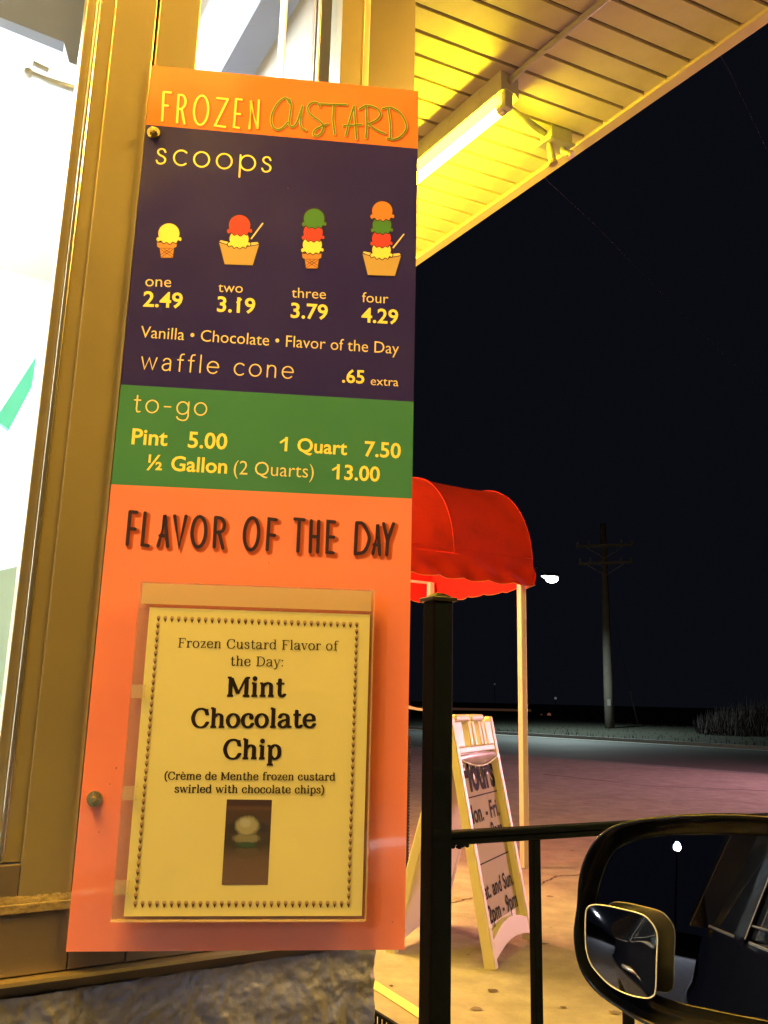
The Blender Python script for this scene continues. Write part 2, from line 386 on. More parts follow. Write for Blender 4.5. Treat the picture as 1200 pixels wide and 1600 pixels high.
SANS = {
 's': (.40, [('s', (.32, .40), (.27, .48), (.18, .50), (.09, .45), (.08, .36), (.15, .29), (.26, .24), (.33, .16), (.30, .05), (.20, 0), (.10, .02), (.05, .10))]),
 'c': (.50, [('s', *circ(.28, .25, .24, .25, 10, 48, 312))]),
 'o': (.58, [('o', (.28, .25), .25, .25)]),
 'p': (.58, [('l', (.06, .5), (.06, -.24)), ('o', (.31, .25), .25, .25)]),
 'w': (.74, [('l', (.04, .5), (.19, .0), (.36, .48), (.53, 0), (.68, .5))]),
 'a': (.48, [('s', (.07, .40), (.13, .48), (.23, .50), (.34, .45), (.37, .34), (.37, .0)), ('s', (.37, .29), (.22, .28), (.08, .22), (.04, .12), (.10, .02), (.22, .0), (.33, .06), (.37, .16))]),
 'f': (.30, [('s', (.13, .0), (.13, .35), (.13, .60), (.18, .71), (.28, .73)), ('l', (.02, .48), (.26, .48))]),
 'l': (.18, [('l', (.08, .74), (.08, .0))]),
 'e': (.54, [('s', (.04, .26), (.26, .26), (.50, .26)), ('s', *circ(.28, .25, .24, .25, 12, 5, 318))]),
 'n': (.52, [('l', (.07, .5), (.07, 0)), ('s', (.07, .32), (.13, .45), (.25, .50), (.37, .46), (.42, .34), (.42, .0))]),
 't': (.32, [('s', (.13, .66), (.13, .3), (.13, .12), (.17, .01), (.28, .02)), ('l', (.02, .48), (.27, .48))]),
 'g': (.58, [('o', (.28, .25), .24, .25), ('s', (.52, .5), (.52, .1), (.52, -.08), (.44, -.22), (.28, -.25), (.12, -.20), (.06, -.12))]),
 '-': (.36, [('l', (.04, .27), (.30, .27))]), ' ': (.30, []),
}
def drawn_text(fr, st, A, B, alpha, sa, sb, off, m, parent, track=0.0, ky=1.0, name='lettering'):
    wdt = sum(alpha[c][0] + track for c in st) - track
    # ink bounds are near enough to the advance box
    A = Vec(A); B = Vec(B); d = B - A; k = d.length / wdt; d = d.normalized(); up = Vec((-d.y, d.x))
    if abs(d.y) > .05: up = Vec((0, 1))
    pr = Print(fr, off); x = 0
    T = lambda p: tuple(A + d * (x + p[0]) * k + up * p[1] * k * ky)
    for c in st:
        for g in alpha[c][1]:
            if g[0] == 'l': pr.ribbon([T(p) for p in g[1:]], sa * k, sb * k, cap=(sa == sb))
            elif g[0] == 't': pr.ribbon([T(p) for p in g[1:]], sa * k * .5, sb * k, cap=False)
            elif g[0] == 's': pr.ribbon([T(p) for p in smooth(g[1:], 5)], sa * k, sb * k)
            elif g[0] == 'h': pr.ribbon([T((g[1], g[3])), T((g[2], g[3]))], sb * k, sb * k, cap=False)
            elif g[0] == 'o': pr.ribbon([T(p) for p in circ(g[1][0], g[1][1], g[2], g[3], 28)], sa * k, sb * k, closed=True)
            elif g[0] == 'd': pr.poly([T(p) for p in circ(g[1][0], g[1][1], sa * 1.25, sa * 1.25, 12)])
        x += alpha[c][0] + track
    return pr.build(name, m, parent)

# ================================================================== GROUND
def sheet(name, pts, z, m, kind='structure'):
    mb = MB(); mb.add([Vec((p.x, p.y, z)) for p in pts], [tuple(range(len(pts)))])
    return tag(mb.build(name, m), kind=kind)
big = 700
sheet('ground', [Vec((-big, -big)), Vec((big, -big)), Vec((big, big)), Vec((-big, big))], -.03, M['grass'])
rd = az(136.5); rn = Vec((rd.y, -rd.x, 0)) * -1     # road direction, normal pointing away from the viewer
if rn.y < 0: rn = -rn
near = G(1000, 1196); far = G(1000, 1160)
wroad = (far - near).dot(rn)
nr = near
def strip(d0, d1, L0=-160, L1=160): return [nr + rn * d0 + rd * L0, nr + rn * d0 + rd * L1, nr + rn * d1 + rd * L1, nr + rn * d1 + rd * L0]
lot = [nr + rd * -70, nr + rd * 60, nr + rd * 60 - rn * 60, nr + rd * -70 - rn * 60]
sheet('concrete_lot', lot, 0.0, M['concrete'])
sheet('road', strip(.5, wroad - .7), -.012, M['asphalt'])
sheet('gutter', strip(0, .5), -.004, M['gutter'])
sheet('gutter', strip(wroad - .7, wroad), -.004, M['gutter'])
mb = MB(); a = nr + rn * wroad
mb.box(Vec((a.x, a.y, -.03)) + rd * -160, rd * 320, rn * .16, Z * .13)
tag(mb.build('kerb', M['gutter']), kind='structure')
# verge rises gently behind the kerb
mb = MB(); nn = 40
for i in range(nn + 1):
    for j in range(7):
        q = nr + rn * (wroad + .17 + j * 3.0) + rd * (-90 + i * 4.5)
        hgt = .06 + .22 * math.sin(min(1, j / 4) * 1.57) + .10 * noise.noise(Vec((i * .5, j * .6, 3)))
        mb.v.append(Vec((q.x, q.y, hgt if j < 6 else -.05)))
for i in range(nn):
    for j in range(6):
        b = i * 7 + j; mb.f.append((b, b + 1, b + 8, b + 7))
tag(mb.build('grass_verge', M['grass'], smooth=True), kind='structure')
# grass blades on the verge
mb = MB()
for i in range(9000):
    t = random.uniform(-55, 40); d_ = random.uniform(.2, 12)
    q = nr + rn * (wroad + d_) + rd * t; h = random.uniform(.04, .16); a = random.uniform(0, 6.3)
    e = Vec((math.cos(a), math.sin(a), 0)) * .02; b0 = Vec((q.x, q.y, .06 + .2 * min(1, d_ / 12)))
    mb.add([b0 - e, b0 + e, b0 + Z * h + Vec((e.y, e.x, 0)) * random.uniform(-2, 2)], [(0, 1, 2)])
tag(mb.build('grass_blades', M['grass']), 'short dark roadside grass beyond the far kerb', 'grass', kind='stuff')

def ground_line(name, pxs, w, m, z=.004, jit=0, n=8):
    P = [G(*p) for p in pxs]; Q = []
    for a, b in zip(P, P[1:]):
        for k in range(n): Q.append(a.lerp(b, k / n) + Vec((random.uniform(-jit, jit), random.uniform(-jit, jit), 0)))
    Q.append(P[-1]); mb = MB()
    for i, q in enumerate(Q):
        d = (Q[min(i + 1, len(Q) - 1)] - Q[max(i - 1, 0)]).normalized(); s = Vec((-d.y, d.x, 0)) * w / 2 * (random.uniform(.5, 1.4) if jit else 1)
        mb.v += [Vec((q.x, q.y, z)) + s, Vec((q.x, q.y, z)) - s]
    for i in range(len(Q) - 1): mb.f.append((2 * i, 2 * i + 1, 2 * i + 3, 2 * i + 2))
    return tag(mb.build(name, m), kind='structure')
ground_line('slab_crack', [(600, 1412), (672, 1414), (705, 1411), (738, 1404), (762, 1398)], .012, M['crack'], .003, .012)
ground_line('slab_crack', [(842, 1383), (860, 1374), (873, 1369), (900, 1368), (960, 1352)], .014, M['crack'], .003, .014)
ground_line('slab_joint', [(852, 1158 + 52), (1010, 1228), (1200, 1236)], .05, M['crack'], .003, .03)
ground_line('yellow_line', [(560, 1523), (596, 1547), (643, 1577), (700, 1614)], .055, M['yellowline'], .004)
for (x, y, r) in [(769, 1549, .024), (611, 1541, .010), (731, 1493, .007), (990, 1440, .012), (880, 1575, .014), (845, 1560, .008), (893, 1330, .02)]:
    c = G(x, y); mb = MB()
    ring = [Vec((c.x + r * random.uniform(.7, 1.5) * math.cos(k * .7), c.y + r * .8 * random.uniform(.7, 1.2) * math.sin(k * .7), .0035)) for k in range(9)]
    mb.add(ring, [tuple(range(9))]); tag(mb.build('stain', M['crack']), kind='structure')

for i in range(26):
    x = random.uniform(690, 1190); y = random.uniform(1215, 1590); c = G(x, y); r_ = random.uniform(.004, .016) * (1 + c.y * .12); mb = MB()
    ring = [Vec((c.x + r_ * random.uniform(.5, 1.6) * math.cos(k * .785), c.y + r_ * random.uniform(.5, 1.4) * math.sin(k * .785), .0032)) for k in range(8)]
    mb.add(ring, [tuple(range(8))]); tag(mb.build('stain', M['stain']), kind='structure')
# ================================================================== BUILDING
bt = thing('shop_building', 'bronze framed shop wall and bright window behind the menu board', 'building', wall(0, 0, 0))
def wbox(name, s0, s1, z0, z1, d0, d1, m, parent=bt, bevel=.0008):
    mb = MB(); mb.box(wall(s0, d0, z0), wx * (s1 - s0), wn * (d1 - d0), Z * (z1 - z0))
    return mb.build(name, m, parent, bevel=bevel)
TOP = SOF - .01
# window at the left
wbox('window_stop', -.0722, -.0632, 1.0525, TOP, -.030, -.008, M['bronze'])
wbox('window_bead', -.0632, -.0586, 1.0525, TOP, -.030, -.0005, M['alu_edge'], bevel=.0012)  # pale metal stands in for the light falling on this bevel
wbox('window_jamb', -.0586, -.0440, 1.0525, TOP, -.030, -.002, M['bronze'])
wbox('cover_strip', -.0440, .0012, 1.0190, TOP, -.030, .0005, M['bronze'], bevel=.0012)
wbox('frame_groove', .0012, .0040, 1.0190, TOP, -.030, -.010, M['bronze2'])
wbox('mullion', .0040, .0510, 1.0190, TOP, -.030, .0, M['bronze'], bevel=.0012)
wbox('window_sill', -1.70, -.0446, 1.0190, 1.0510, -.030, .001, M['bronze2'])
wbox('far_jamb', -1.75, -1.70, 1.0190, TOP, -.030, .001, M['bronze'])
g1 = wbox('window', -1.70, -.0722, 1.0525, 2.75, -.022, -.018, M['glass'], bevel=0)
wbox('door_latch', -.094, -.0722, 1.075, 1.095, -.014, .010, M['alu_edge'], g1, bevel=.002)
wbox('latch_block', -.105, -.0722, 1.0525, 1.072, -.017, .006, M['carblack'], g1, bevel=.002)
wbox('wall_header', -1.70, -.0722, 2.75, TOP, -.030, -.001, M['bronze'])
# upper window between the mullion and the white frame
wbox('window', .0510, .1630, 1.0190, 2.75, -.022, -.018, M['glass'], bevel=0)
wbox('wall_header', .0510, .1630, 2.75, TOP, -.030, -.001, M['bronze'])
wbox('window_stop', .1630, .1650, 1.0190, TOP, -.034, -.012, M['whiteframe'])
wbox('window', .1650, .2030, 1.0190, 2.75, -.020, -.017, M['glass'], bevel=0)
wbox('frame_gasket', .2030, .2042, 1.0190, TOP, -.020, -.014, M['bronze2'])
wbox('window', .2042, .2105, 1.0190, 2.75, -.020, -.017, M['glass'], bevel=0)
wbox('frame_bead', .2105, .2125, 1.0190, TOP, -.020, -.012, M['goldline'])
wbox('window', .2125, .2370, 1.0190, 2.75, -.020, -.017, M['glass'], bevel=0)
wbox('wall_header', .1630, .2370, 2.75, TOP, -.030, -.001, M['bronze'])
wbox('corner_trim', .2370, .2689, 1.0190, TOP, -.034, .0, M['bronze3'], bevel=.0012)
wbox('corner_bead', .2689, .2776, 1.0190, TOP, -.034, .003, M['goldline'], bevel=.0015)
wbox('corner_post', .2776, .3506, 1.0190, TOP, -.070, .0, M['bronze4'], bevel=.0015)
# ledge, lower cladding, drip flashing, rough base
wbox('ledge', -1.75, .3506, 1.0105, 1.0185, -.030, .0035, M['caulk'], bevel=.001)
mb = MB(); n_ = 90
for i in range(n_ + 1):
    s = -.30 + i * .0035
    for dz, dd in ((.0, .0025), (.002 + .0015 * random.random(), .0015 + .0011 * random.random()), (.005 + .002 * random.random(), .0010)):
        mb.v.append(wall(s, dd, 1.0186 + dz))
for i in range(n_):
    for j in range(2):
        b = i * 3 + j; mb.f.append((b, b + 1, b + 4, b + 3))
mb.build('caulk_bead', M['caulk'], bt, smooth=True)
ed = [-1.75, -.70, .0035, .0545, .20, .3506]
for i in range(5):
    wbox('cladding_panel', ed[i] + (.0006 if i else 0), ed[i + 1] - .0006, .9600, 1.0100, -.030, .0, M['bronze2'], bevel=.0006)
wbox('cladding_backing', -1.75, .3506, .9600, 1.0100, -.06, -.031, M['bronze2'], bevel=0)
mb = MB(); P = [wall(-1.75, -.03, .9595), wall(-1.75, .012, .9585), wall(-1.75, .0125, .9555), wall(-1.75, -.03, .9565)]
mb.hexa(P, [p + wx * 2.1 for p in P]); mb.build('drip_flashing', M['goldline'], bt)
wbox('flashing_backing', -1.75, .330, .9440, .9560, -.06, -.002, M['bronze2'], bevel=0)
# rough stucco base wall, modelled relief
mb = MB(); ns, nz_ = 400, 150
zs = [.944 - .0013 * j for j in range(121)] + [.788 - .788 * (j / 30) for j in range(1, 31)]
ss = [.3225 - .0013 * i for i in range(341)] + [-.1195 - 1.63 * (i / 60) ** 1.3 for i in range(1, 61)]
for i in range(ns + 1):
    for j in range(nz_ + 1):
        p = wall(ss[i], 0, zs[j])
        wq = p + Vec((noise.noise(p * 30), noise.noise(p * 30 + Vec((5, 0, 0))), 0)) * .012
        h = .0040 * noise.fractal(wq * 24, .8, 2.1, 5) + .0045 * (1 - abs(noise.noise(wq * 34))) + .0022 * (1 - abs(noise.noise(wq * 80))) + .0016 * noise.noise(p * 120)
        e = min(1, i / 3)
        mb.v.append(wall(ss[i], -.004 * 1 + h * e - (1 - e) * .01, zs[j]))
for i in range(ns):
    for j in range(nz_):
        b = i * (nz_ + 1) + j; mb.f.append((b, b + 1, b + nz_ + 2, b + nz_ + 1))
mb.build('stucco_base', M['stucco'], bt, smooth=True)
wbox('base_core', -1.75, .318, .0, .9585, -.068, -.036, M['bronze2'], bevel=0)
wbox('base_end', .0, .3215, .0, .9435, -.4, -.022, M['stucco'], bevel=.004)
# end wall going away from the lane, and the far wall
mb = MB(); mb.box(wall(.3506, -.07, 0), -wx * .12, wn * -2.9, Z * TOP); mb.build('end_wall', M['bronze2'], bt)
mb = MB(); mb.box(wall(-1.75, -.07, 0), -wx * .12, wn * -2.9, Z * TOP); mb.build('end_wall', M['bronze2'], bt)
# room behind the glass
def room(name, s0, s1, d0, d1, z0, z1, m, parent=bt):
    mb = MB(); mb.box(wall(s0, d0, z0), wx * (s1 - s0), wn * (d1 - d0), Z * (z1 - z0)); return mb.build(name, m, parent)
room('back_wall', -1.75, .32, -2.35, -2.30, 0, 2.72, M['roomwall'])
room('inner_wall', .295, .32, -2.30, -.075, 0, 2.72, M['roomwall'])
room('inner_wall', -1.75, -1.72, -2.30, -.075, 0, 2.72, M['roomwall'])
room('room_ceiling', -1.72, .29, -2.30, -.075, 2.70, 2.74, M['roomwall'])
room('room_floor', -1.72, .29, -2.30, -.075, .0, .05, M['roomwall'])
lp = room('ceiling_light', -1.3, -.2, -1.5, -.9, 2.66, 2.695, M['roomlamp'])
room('service_counter', -1.70, .15, -.55, -.09, .86, .90, M['roomwall'])

# things seen through the glass
def pxz(x, y, z): return G(x, y, z)
def slab(name, quad, z0, z1, m, parent):
    mb = MB(); mb.hexa([Vec((p.x, p.y, z0)) for p in quad], [Vec((p.x, p.y, z1)) for p in quad]); return mb.build(name, m, parent)
def room_run(x0, x1, y, z, L):
          # a run going straight into the room between two picture columns
    a = pxz(x0, y, z); b = pxz(x1, y, z)
    b = a + wx * (b - a).dot(wx)
    k = -.08 - (a - W0).dot(wn); k2 = -.08 - (b - W0).dot(wn)
    return [a + wn * k, b + wn * k2, b - wn * L, a - wn * L]
th = thing('ceiling_duct', 'blue grey boxed duct running into the bright room above the board', 'duct', pxz(430, 60, 2.2))
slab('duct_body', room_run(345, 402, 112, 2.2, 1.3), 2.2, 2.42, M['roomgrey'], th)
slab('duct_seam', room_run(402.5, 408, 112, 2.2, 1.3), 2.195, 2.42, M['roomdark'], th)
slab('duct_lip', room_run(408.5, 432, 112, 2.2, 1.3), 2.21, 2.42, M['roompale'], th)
th2 = thing('service_shelf', 'dark overhead unit hanging inside the window, top left', 'cabinet', wall(-.4, -.3, 2.1))
a = wall(-.60, -.10, 0)
zU = 2.02
c1 = pxz(140, 108, zU); c2 = pxz(106, 98, zU); 
mb = MB()
q0 = pxz(145, 113, zU); q1 = pxz(108, 97, zU); q2 = pxz(100, 66, zU + .0); q3 = pxz(0, 27, zU); q4 = pxz(-200, -50, zU)
q5 = q4 - wn * .0 + wn * .34; q6 = q0 + wn * .0 + wn * .02
lst = [q0, q1, q2, q3, q4]
# keep the outline inside the room
lst += [wall((q4 - W0).dot(wx), -.06, zU), wall((q0 - W0).dot(wx), -.06, zU)]
nL = len(lst)
mb.add([Vec((p.x, p.y, zU)) for p in lst] + [Vec((p.x, p.y, zU + .30)) for p in lst],
       [tuple(range(nL))[::-1], tuple(range(nL, 2 * nL))] + [(i, (i + 1) % nL, nL + (i + 1) % nL, nL + i) for i in range(nL)])
mb.build('cabinet_body', M['roomdark'], th2)
mb = MB(); e = Vec((q2.x - q3.x, q2.y - q3.y, 0))
f0 = pxz(100, 66, zU); f1 = pxz(98, 86, zU - .0); f2 = pxz(-4, 45, zU); f3 = pxz(0, 27, zU)
mb.hexa([f + Z * .004 for f in (f0, f1, f2, f3)], [f + Z * .05 for f in (f0, f1, f2, f3)])
mb.build('cabinet_lip', M['roomgrey'], th2)
th3 = thing('window_handle', 'small steel latch arm hanging behind the bright glass', 'latch', pxz(50, 112, 1.93))
mb = MB(); mb.tube([pxz(42, 113, 1.93), pxz(60, 119, 1.93), pxz(78, 127, 1.93), pxz(124, 142, 1.93)], [.0045, .003, .004, .004], 8)
mb.build('arm', M['galv'], th3, smooth=True)
mb = MB(); mb.sphere(pxz(44, 114, 1.93), .006); mb.build('knob', M['galv'], th3, smooth=True)
mb = MB(); mb.tube([pxz(50, 98, 1.94), pxz(75, 110, 1.94)], .003, 8); mb.build('spring', M['galv'], th3)
pl = [onplane(x, y, wall(0, -.16, 1), wn) for x, y in ((-8, 655), (57, 556), (50, 604), (14, 672))]
mb = MB(); mb.hexa(pl, [p - wn * .01 for p in pl])
tag(mb.build('teal_card', M['teal']), 'slanting teal card standing inside the bright window', 'card')
pl = [onplane(x, y, wall(0, -.20, 1), wn) for x, y in ((-60, 905), (46, 880), (6, 1350), (-60, 1350))]
mb = MB(); mb.hexa(pl, [p - wn * .10 for p in pl])
tag(mb.build('napkin_box', mat('pale_blue_plastic', (.36, .60, .72), .4)), 'pale blue box standing on the counter inside the window', 'box')
pl = [onplane(x, y, wall(0, -.10, 1), wn) for x, y in ((76, 482), (84, 481), (82, 500), (73, 494))]
mb = MB(); mb.hexa(pl, [p - wn * .01 for p in pl])
tag(mb.build('lock_knob', M['galv']), 'tiny steel knob behind the window halfway up the frame', 'knob')

# ================================================================== CANOPY
cn = thing('drive_canopy', 'cream plank soffit of the drive through canopy with tan edge trim', 'canopy', Vec((1, 2, SOF)))
E0 = G(661, 393, SOF); 
gn = Vec((WG.y, -WG.x, 0))                              # across the grooves
pitch_f = .0938                                          # groove spacing along the edge
def edge(k): return E0 - FQ * (k * pitch_f)
LEN = 7.0
pm = {}
def soffit_panel(k, big_=1):
    a = edge(k) - E0; b = edge(k + big_) - E0
    gap = FQ * -.0065
    mb = MB()
    a2 = a + gap; lipw = FQ * -.006
    # flat plank face with a sloped lip on one side
    prof = [(a2, .010), (a2 + lipw, .0), (b - FQ * -.0015, .0), (b - FQ * -.0005, .010)]
    A = [E0 + p + Z * h for p, h in prof]; B = [p - WG * LEN for p in A]
    mb.v = A + B; mb.f = [(0, 4, 5, 1), (1, 5, 6, 2), (2, 6, 7, 3), (0, 1, 2, 3), (7, 6, 5, 4), (0, 3, 7, 4)]
    return mb.build('soffit_plank', M['soffit'], cn)
proto = soffit_panel(0)
base = Vec(proto.location)
for k in range(-22, 46):
    if k == 0: continue
    o = proto.copy(); COL.objects.link(o); o.parent = cn; o.location = base - FQ * (k * pitch_f)
kA, kB = -22, 46
A, B = edge(kA), edge(kB)
mb = MB(); mb.hexa([A + Z * .011, B + Z * .011, B + Z * .011 - WG * LEN, A + Z * .011 - WG * LEN], [A + Z * .02, B + Z * .02, B + Z * .02 - WG * LEN, A + Z * .02 - WG * LEN])
mb.build('soffit_backing', M['soffback'], cn)
mb = MB(); mb.hexa([A + Z * .021, B + Z * .021, B + Z * .021 - WG * LEN, A + Z * .021 - WG * LEN], [A + Z * .35, B + Z * .35, B + Z * .35 - WG * LEN, A + Z * .35 - WG * LEN])
mb.build('canopy_roof', M['soffback'], cn)
fw = .046; on = Vec((-FQ.y, FQ.x, 0)); on = on if on.dot(WG) > 0 else -on
mb = MB(); mb.hexa([A - Z * .012, B - Z * .012, B - Z * .012 + on * fw, A - Z * .012 + on * fw], [A + Z * .30, B + Z * .30, B + Z * .30 + on * fw, A + Z * .30 + on * fw])
mb.build('edge_trim', M['fascia'], cn, bevel=.003)

# lamp fixtures --------------------------------------------------------------
def fixture(c0, dirn, L, label, tm, rot_side, group):
    """c0 = centre of the near end on the soffit; body hangs below it"""
    t = thing('strip_light', label, 'light', c0, group)
    sd = Vec((dirn.y, -dirn.x, 0)); hw = .040; hh = .078
    mb = MB()
    prof = [(-hw, 0), (-hw, -hh * .72), (-hw * 1.0, -hh), (-hw * .55, -hh * .80), (hw * .55, -hh * .80), (hw, -hh), (hw, 0)]
    A = [c0 + sd * x + Z * z for x, z in prof]; B = [p + dirn * L for p in A]; n = len(prof)
    mb.v = A + B; mb.f = [tuple(range(n)), tuple(range(n, 2 * n))[::-1]] + [(i, (i + 1) % n, n + (i + 1) % n, n + i) for i in range(n)]
    mb.build('housing', M['fixture'], t)
    for e in (0, 1):
        p = c0 + dirn * (.004 if not e else L - .030)
        mb = MB(); mb.box(p - sd * .0185 - Z * .125, sd * .037, dirn * .022, Z * .066)
        mb.build('lamp_socket', M['fixture'], t, bevel=.004)
    mb = MB(); z = -.112
    mb.tube([c0 + dirn * .028 + Z * z, c0 + dirn * (L - .032) + Z * z], .0185, 16)
    tb = mb.build('lamp_tube', tm, t, smooth=True)
    for e in (0, 1):
        p = c0 + dirn * (.026 if not e else L - .056) + Z * z
        mb = MB(); mb.tube([p, p + dirn * .024], .0192, 16); mb.build('end_cap', M['alu_edge'], tb)
    return t
fx0 = G(783, 109, SOF); fx1 = G(655, 220, SOF); fd = (fx1 - fx0).normalized(); fsd = Vec((fd.y, -fd.x, 0))
if (G(815, 120, SOF) - fx0).dot(fsd) < 0: fsd = -fsd
c0 = fx0 + fsd * .040
fixture(c0, fd, 2.40, 'lit yellow strip light beside the outdoor lamp holder under the canopy', M['tube'], 0, None)
# the same kind of fixture, carried on by the conduit over the parked car, and one over the serving window
HG = 'yellow strip lights above the car, out of the picture'
for c, L, w_ in ((wall(-.75, .95, SOF), 1.25, 'over the serving window'), (c0 - fd * 3.0, 1.25, 'straight above the parked car')):
    fixture(c, fd, L, 'lit yellow strip light %s, above the picture' % w_, M['tubehid'], 0, HG)
fixture(wall(-1.35, .10, 2.68), wx, 1.25, 'added yellow strip light over the serving window, unseen above the picture', emit('added_yellow_tube_wall', BUG, L_WALL_FILL), 0, None)  # extra unseen lamp, added so the frames grow brighter towards the top
fixture(c0 + fd * 2.75, fd, 2.4, 'added yellow strip light next along the row, unseen behind the menu board', emit('added_yellow_tube_walk', (1.0, .60, .15), L_WALK_FILL), 0, None)  # added out of sight to brighten the walk and the folding sign
mb = MB(); ca = c0 + Z * -.030 + fd * .02; cb = c0 - fd * 1.78 - Z * .030
mb.tube([ca, c0 - fd * .03 - Z * .02, c0 - fd * .10 - Z * .016, cb], .0115, 12)
cd = tag(mb.build('conduit', M['galv'], smooth=True), 'thin grey conduit running along the soffit to the strip light', 'conduit')
# outdoor lamp holder
bx = G(868, 205, SOF); t = thing('lamp_holder', 'yellow lit outdoor box with empty swivel lamp holder under the soffit edge', 'lamp holder', bx)
gd = WG; 
mb = MB(); mb.box(bx - gd * .045 - fd * .030 - Z * .055, gd * .095, fd * .06, Z * .054); mb.build('junction_box', M['galv'], t, bevel=.004)
mb = MB(); mb.box(bx - gd * .054 - fd * .036 - Z * .064, gd * .112, fd * .072, Z * .008); mb.build('cover_plate', M['galv'], t, bevel=.002)
for q_, dr, L in ((bx - gd * .028 - Z * .064, Vec((.1, -.05, -.7)), .072), (bx + gd * .030 - Z * .064, Vec((.5, -.1, -.35)), .034)):
    dr = dr.normalized(); mb = MB(); mb.tube([q_ + Z * .004, q_ - Z * .012, q_ - Z * .012 + dr * .02, q_ - Z * .012 + dr * L], [.010, .011, .013, .016], 12)
    k = mb.build('swivel_holder', M['galv'], t, smooth=True)
    mb = MB(); e = q_ - Z * .012 + dr * L; mb.tube([e - dr * .004, e + dr * .006], [.0172, .0172], 12); mb.build('rim', M['goldline'], k)
mb = MB(); mb.tube([c0 + fsd * .045 + fd * .10 - Z * .02, bx - gd * .05 - Z * .025], .012, 10); mb.build('feed_conduit', M['galv'], t, smooth=True)

# ================================================================== MENU BOARD
SF = Frame(S0, sx, Z, sn)
sg = thing('menu_board', 'tall orange, purple and green frozen custard price board', 'menu board', S0)
SW, SH = .3003, .9063
mb = MB(); mb.box(S0 - sn * .004, sx * SW, sn * .003, Z * SH); mb.build('board', M['board'], sg, bevel=.0006)
hb = [(0, .4243, 'flavor_band', 'orange'), (.4243, .5290, 'takeaway_band', 'green'), (.5290, .8310, 'scoops_band', 'purple'), (.8310, SH, 'header_band', 'orange_lit')]
for z0, z1, nm, mm in hb:
    mb = MB(); nu, nv = 2, 2
    mb.box(S0 + Z * z0 - sn * .001, sx * SW, sn * .001, Z * (z1 - z0)); mb.build(nm, M[mm], sg)
uv = SF.uv
def crop(x0, y0, k): return lambda x, y: uv(x0 + x / k, y0 + y / k)
c5 = crop(230, 90, 1200 / 430)
# header lettering
FRO = [[(65, 275), (72, 150)], [(72, 150), (103, 153)], [(70, 208), (90, 210)],
       [(130, 283), (137, 163)], 'S', [(137, 163), (155, 165), (166, 181), (165, 205), (152, 222), (135, 225)], [(150, 224), (162, 288)],
       'O', (235, 230, 31, 64),
       [(305, 177), (352, 182)], [(352, 182), (295, 297)], [(295, 297), (340, 303)],
       [(412, 184), (388, 181), (378, 303), (400, 307)], [(383, 245), (405, 247)],
       [(445, 310), (452, 187), (480, 312), (487, 187)]]
FLV = [[(212, 237), (222, 128)], [(222, 128), (244, 130)], [(217, 184), (238, 186)],
       [(272, 132), (262, 238), (282, 242)],
       [(315, 242), (338, 138), (347, 244)], [(322, 208), (344, 209)],
       [(371, 142), (385, 246), (409, 143)],
       'O', (452, 195, 23, 51),
       [(503, 246), (508, 147)], 'S', [(508, 147), (528, 151), (537, 170), (530, 192), (507, 198)], [(520, 198), (532, 250)],
       'O', (628, 202, 24, 54),
       [(680, 255), (687, 152), (711, 155)], [(684, 205), (705, 207)],
       [(773, 152), (804, 155)], [(788, 154), (783, 260)],
       [(828, 158), (824, 262)], [(853, 160), (849, 263)], [(826, 210), (851, 212)],
       [(906, 162), (884, 160), (880, 263), (901, 266)], [(882, 212), (903, 213)],
       [(980, 165), (975, 269)], 'S', [(980, 165), (1002, 170), (1022, 215), (1006, 260), (975, 269)],
       [(1034, 268), (1050, 170), (1057, 271)], [(1038, 238), (1056, 240)],
       [(1070, 168), (1083, 225)], [(1103, 168), (1083, 225), (1080, 272)]]
CUS = ['S', [(620, 200), (608, 178), (590, 181), (566, 204), (545, 245), (541, 280), (551, 305), (572, 315), (594, 303), (612, 283)],
       'S', [(615, 182), (622, 186), (628, 215), (622, 262), (620, 292), (632, 303), (650, 288), (663, 258), (677, 212)], 'S', [(677, 212), (670, 262), (671, 302), (690, 318)],
       'S', [(752, 214), (742, 198), (722, 196), (703, 212), (702, 235), (722, 257), (752, 278), (768, 300), (760, 328), (738, 343), (724, 334), (735, 314), (762, 300), (786, 290)],
       [(752, 203), (868, 206)], [(814, 206), (810, 270), (818, 335)],
       'S', [(866, 340), (876, 300), (890, 250), (902, 212)], [(902, 212), (908, 290), (913, 355)], [(856, 298), (934, 293)],
       'S', [(954, 350), (958, 290), (955, 216)], 'S', [(924, 226), (958, 209), (998, 221), (1017, 245), (1004, 270), (964, 290)], 'S', [(964, 290), (998, 316), (1036, 332)],
       'S', [(1061, 352), (1060, 290), (1050, 222)], 'S', [(1026, 224), (1060, 218), (1100, 240), (1126, 280), (1128, 315), (1104, 345), (1074, 357), (1046, 352)]]
def strokes(spec, cr, w, off, m, dx=0, dy=0, name='lettering', sc=1.0):
    pr = Print(SF, off); mode = 0
    for s in spec:
        if s == 'S': mode = 1; continue
        if s == 'O': mode = 2; continue
        if mode == 2:
            pts = [cr(s[0] + s[2] * math.cos(a * .2618) + (-.06 * s[3] * math.sin(a * .2618)), s[1] + s[3] * math.sin(a * .2618)) for a in range(24)]
            pr.ribbon([(u + dx, v + dy) for u, v in pts], w, closed=True)
        else:
            q = smooth(s, 5) if mode == 1 else s
            pr.ribbon([(cr(*p)[0] + dx, cr(*p)[1] + dy) for p in q], w)
        mode = 0
    return pr.build(name, m, sg)
k5 = .0003 / 1.0
strokes(FRO, c5, .0023, .00004, M['shadow1'], .0014, -.0012, 'letter_shadow')
strokes(CUS, c5, .0023, .00004, M['shadow1'], .0014, -.0012, 'letter_shadow')
strokes(FRO, c5, .00125, .00024, M['inkyellow'])
strokes(CUS, c5, .00145, .00024, M['inkyellow'])
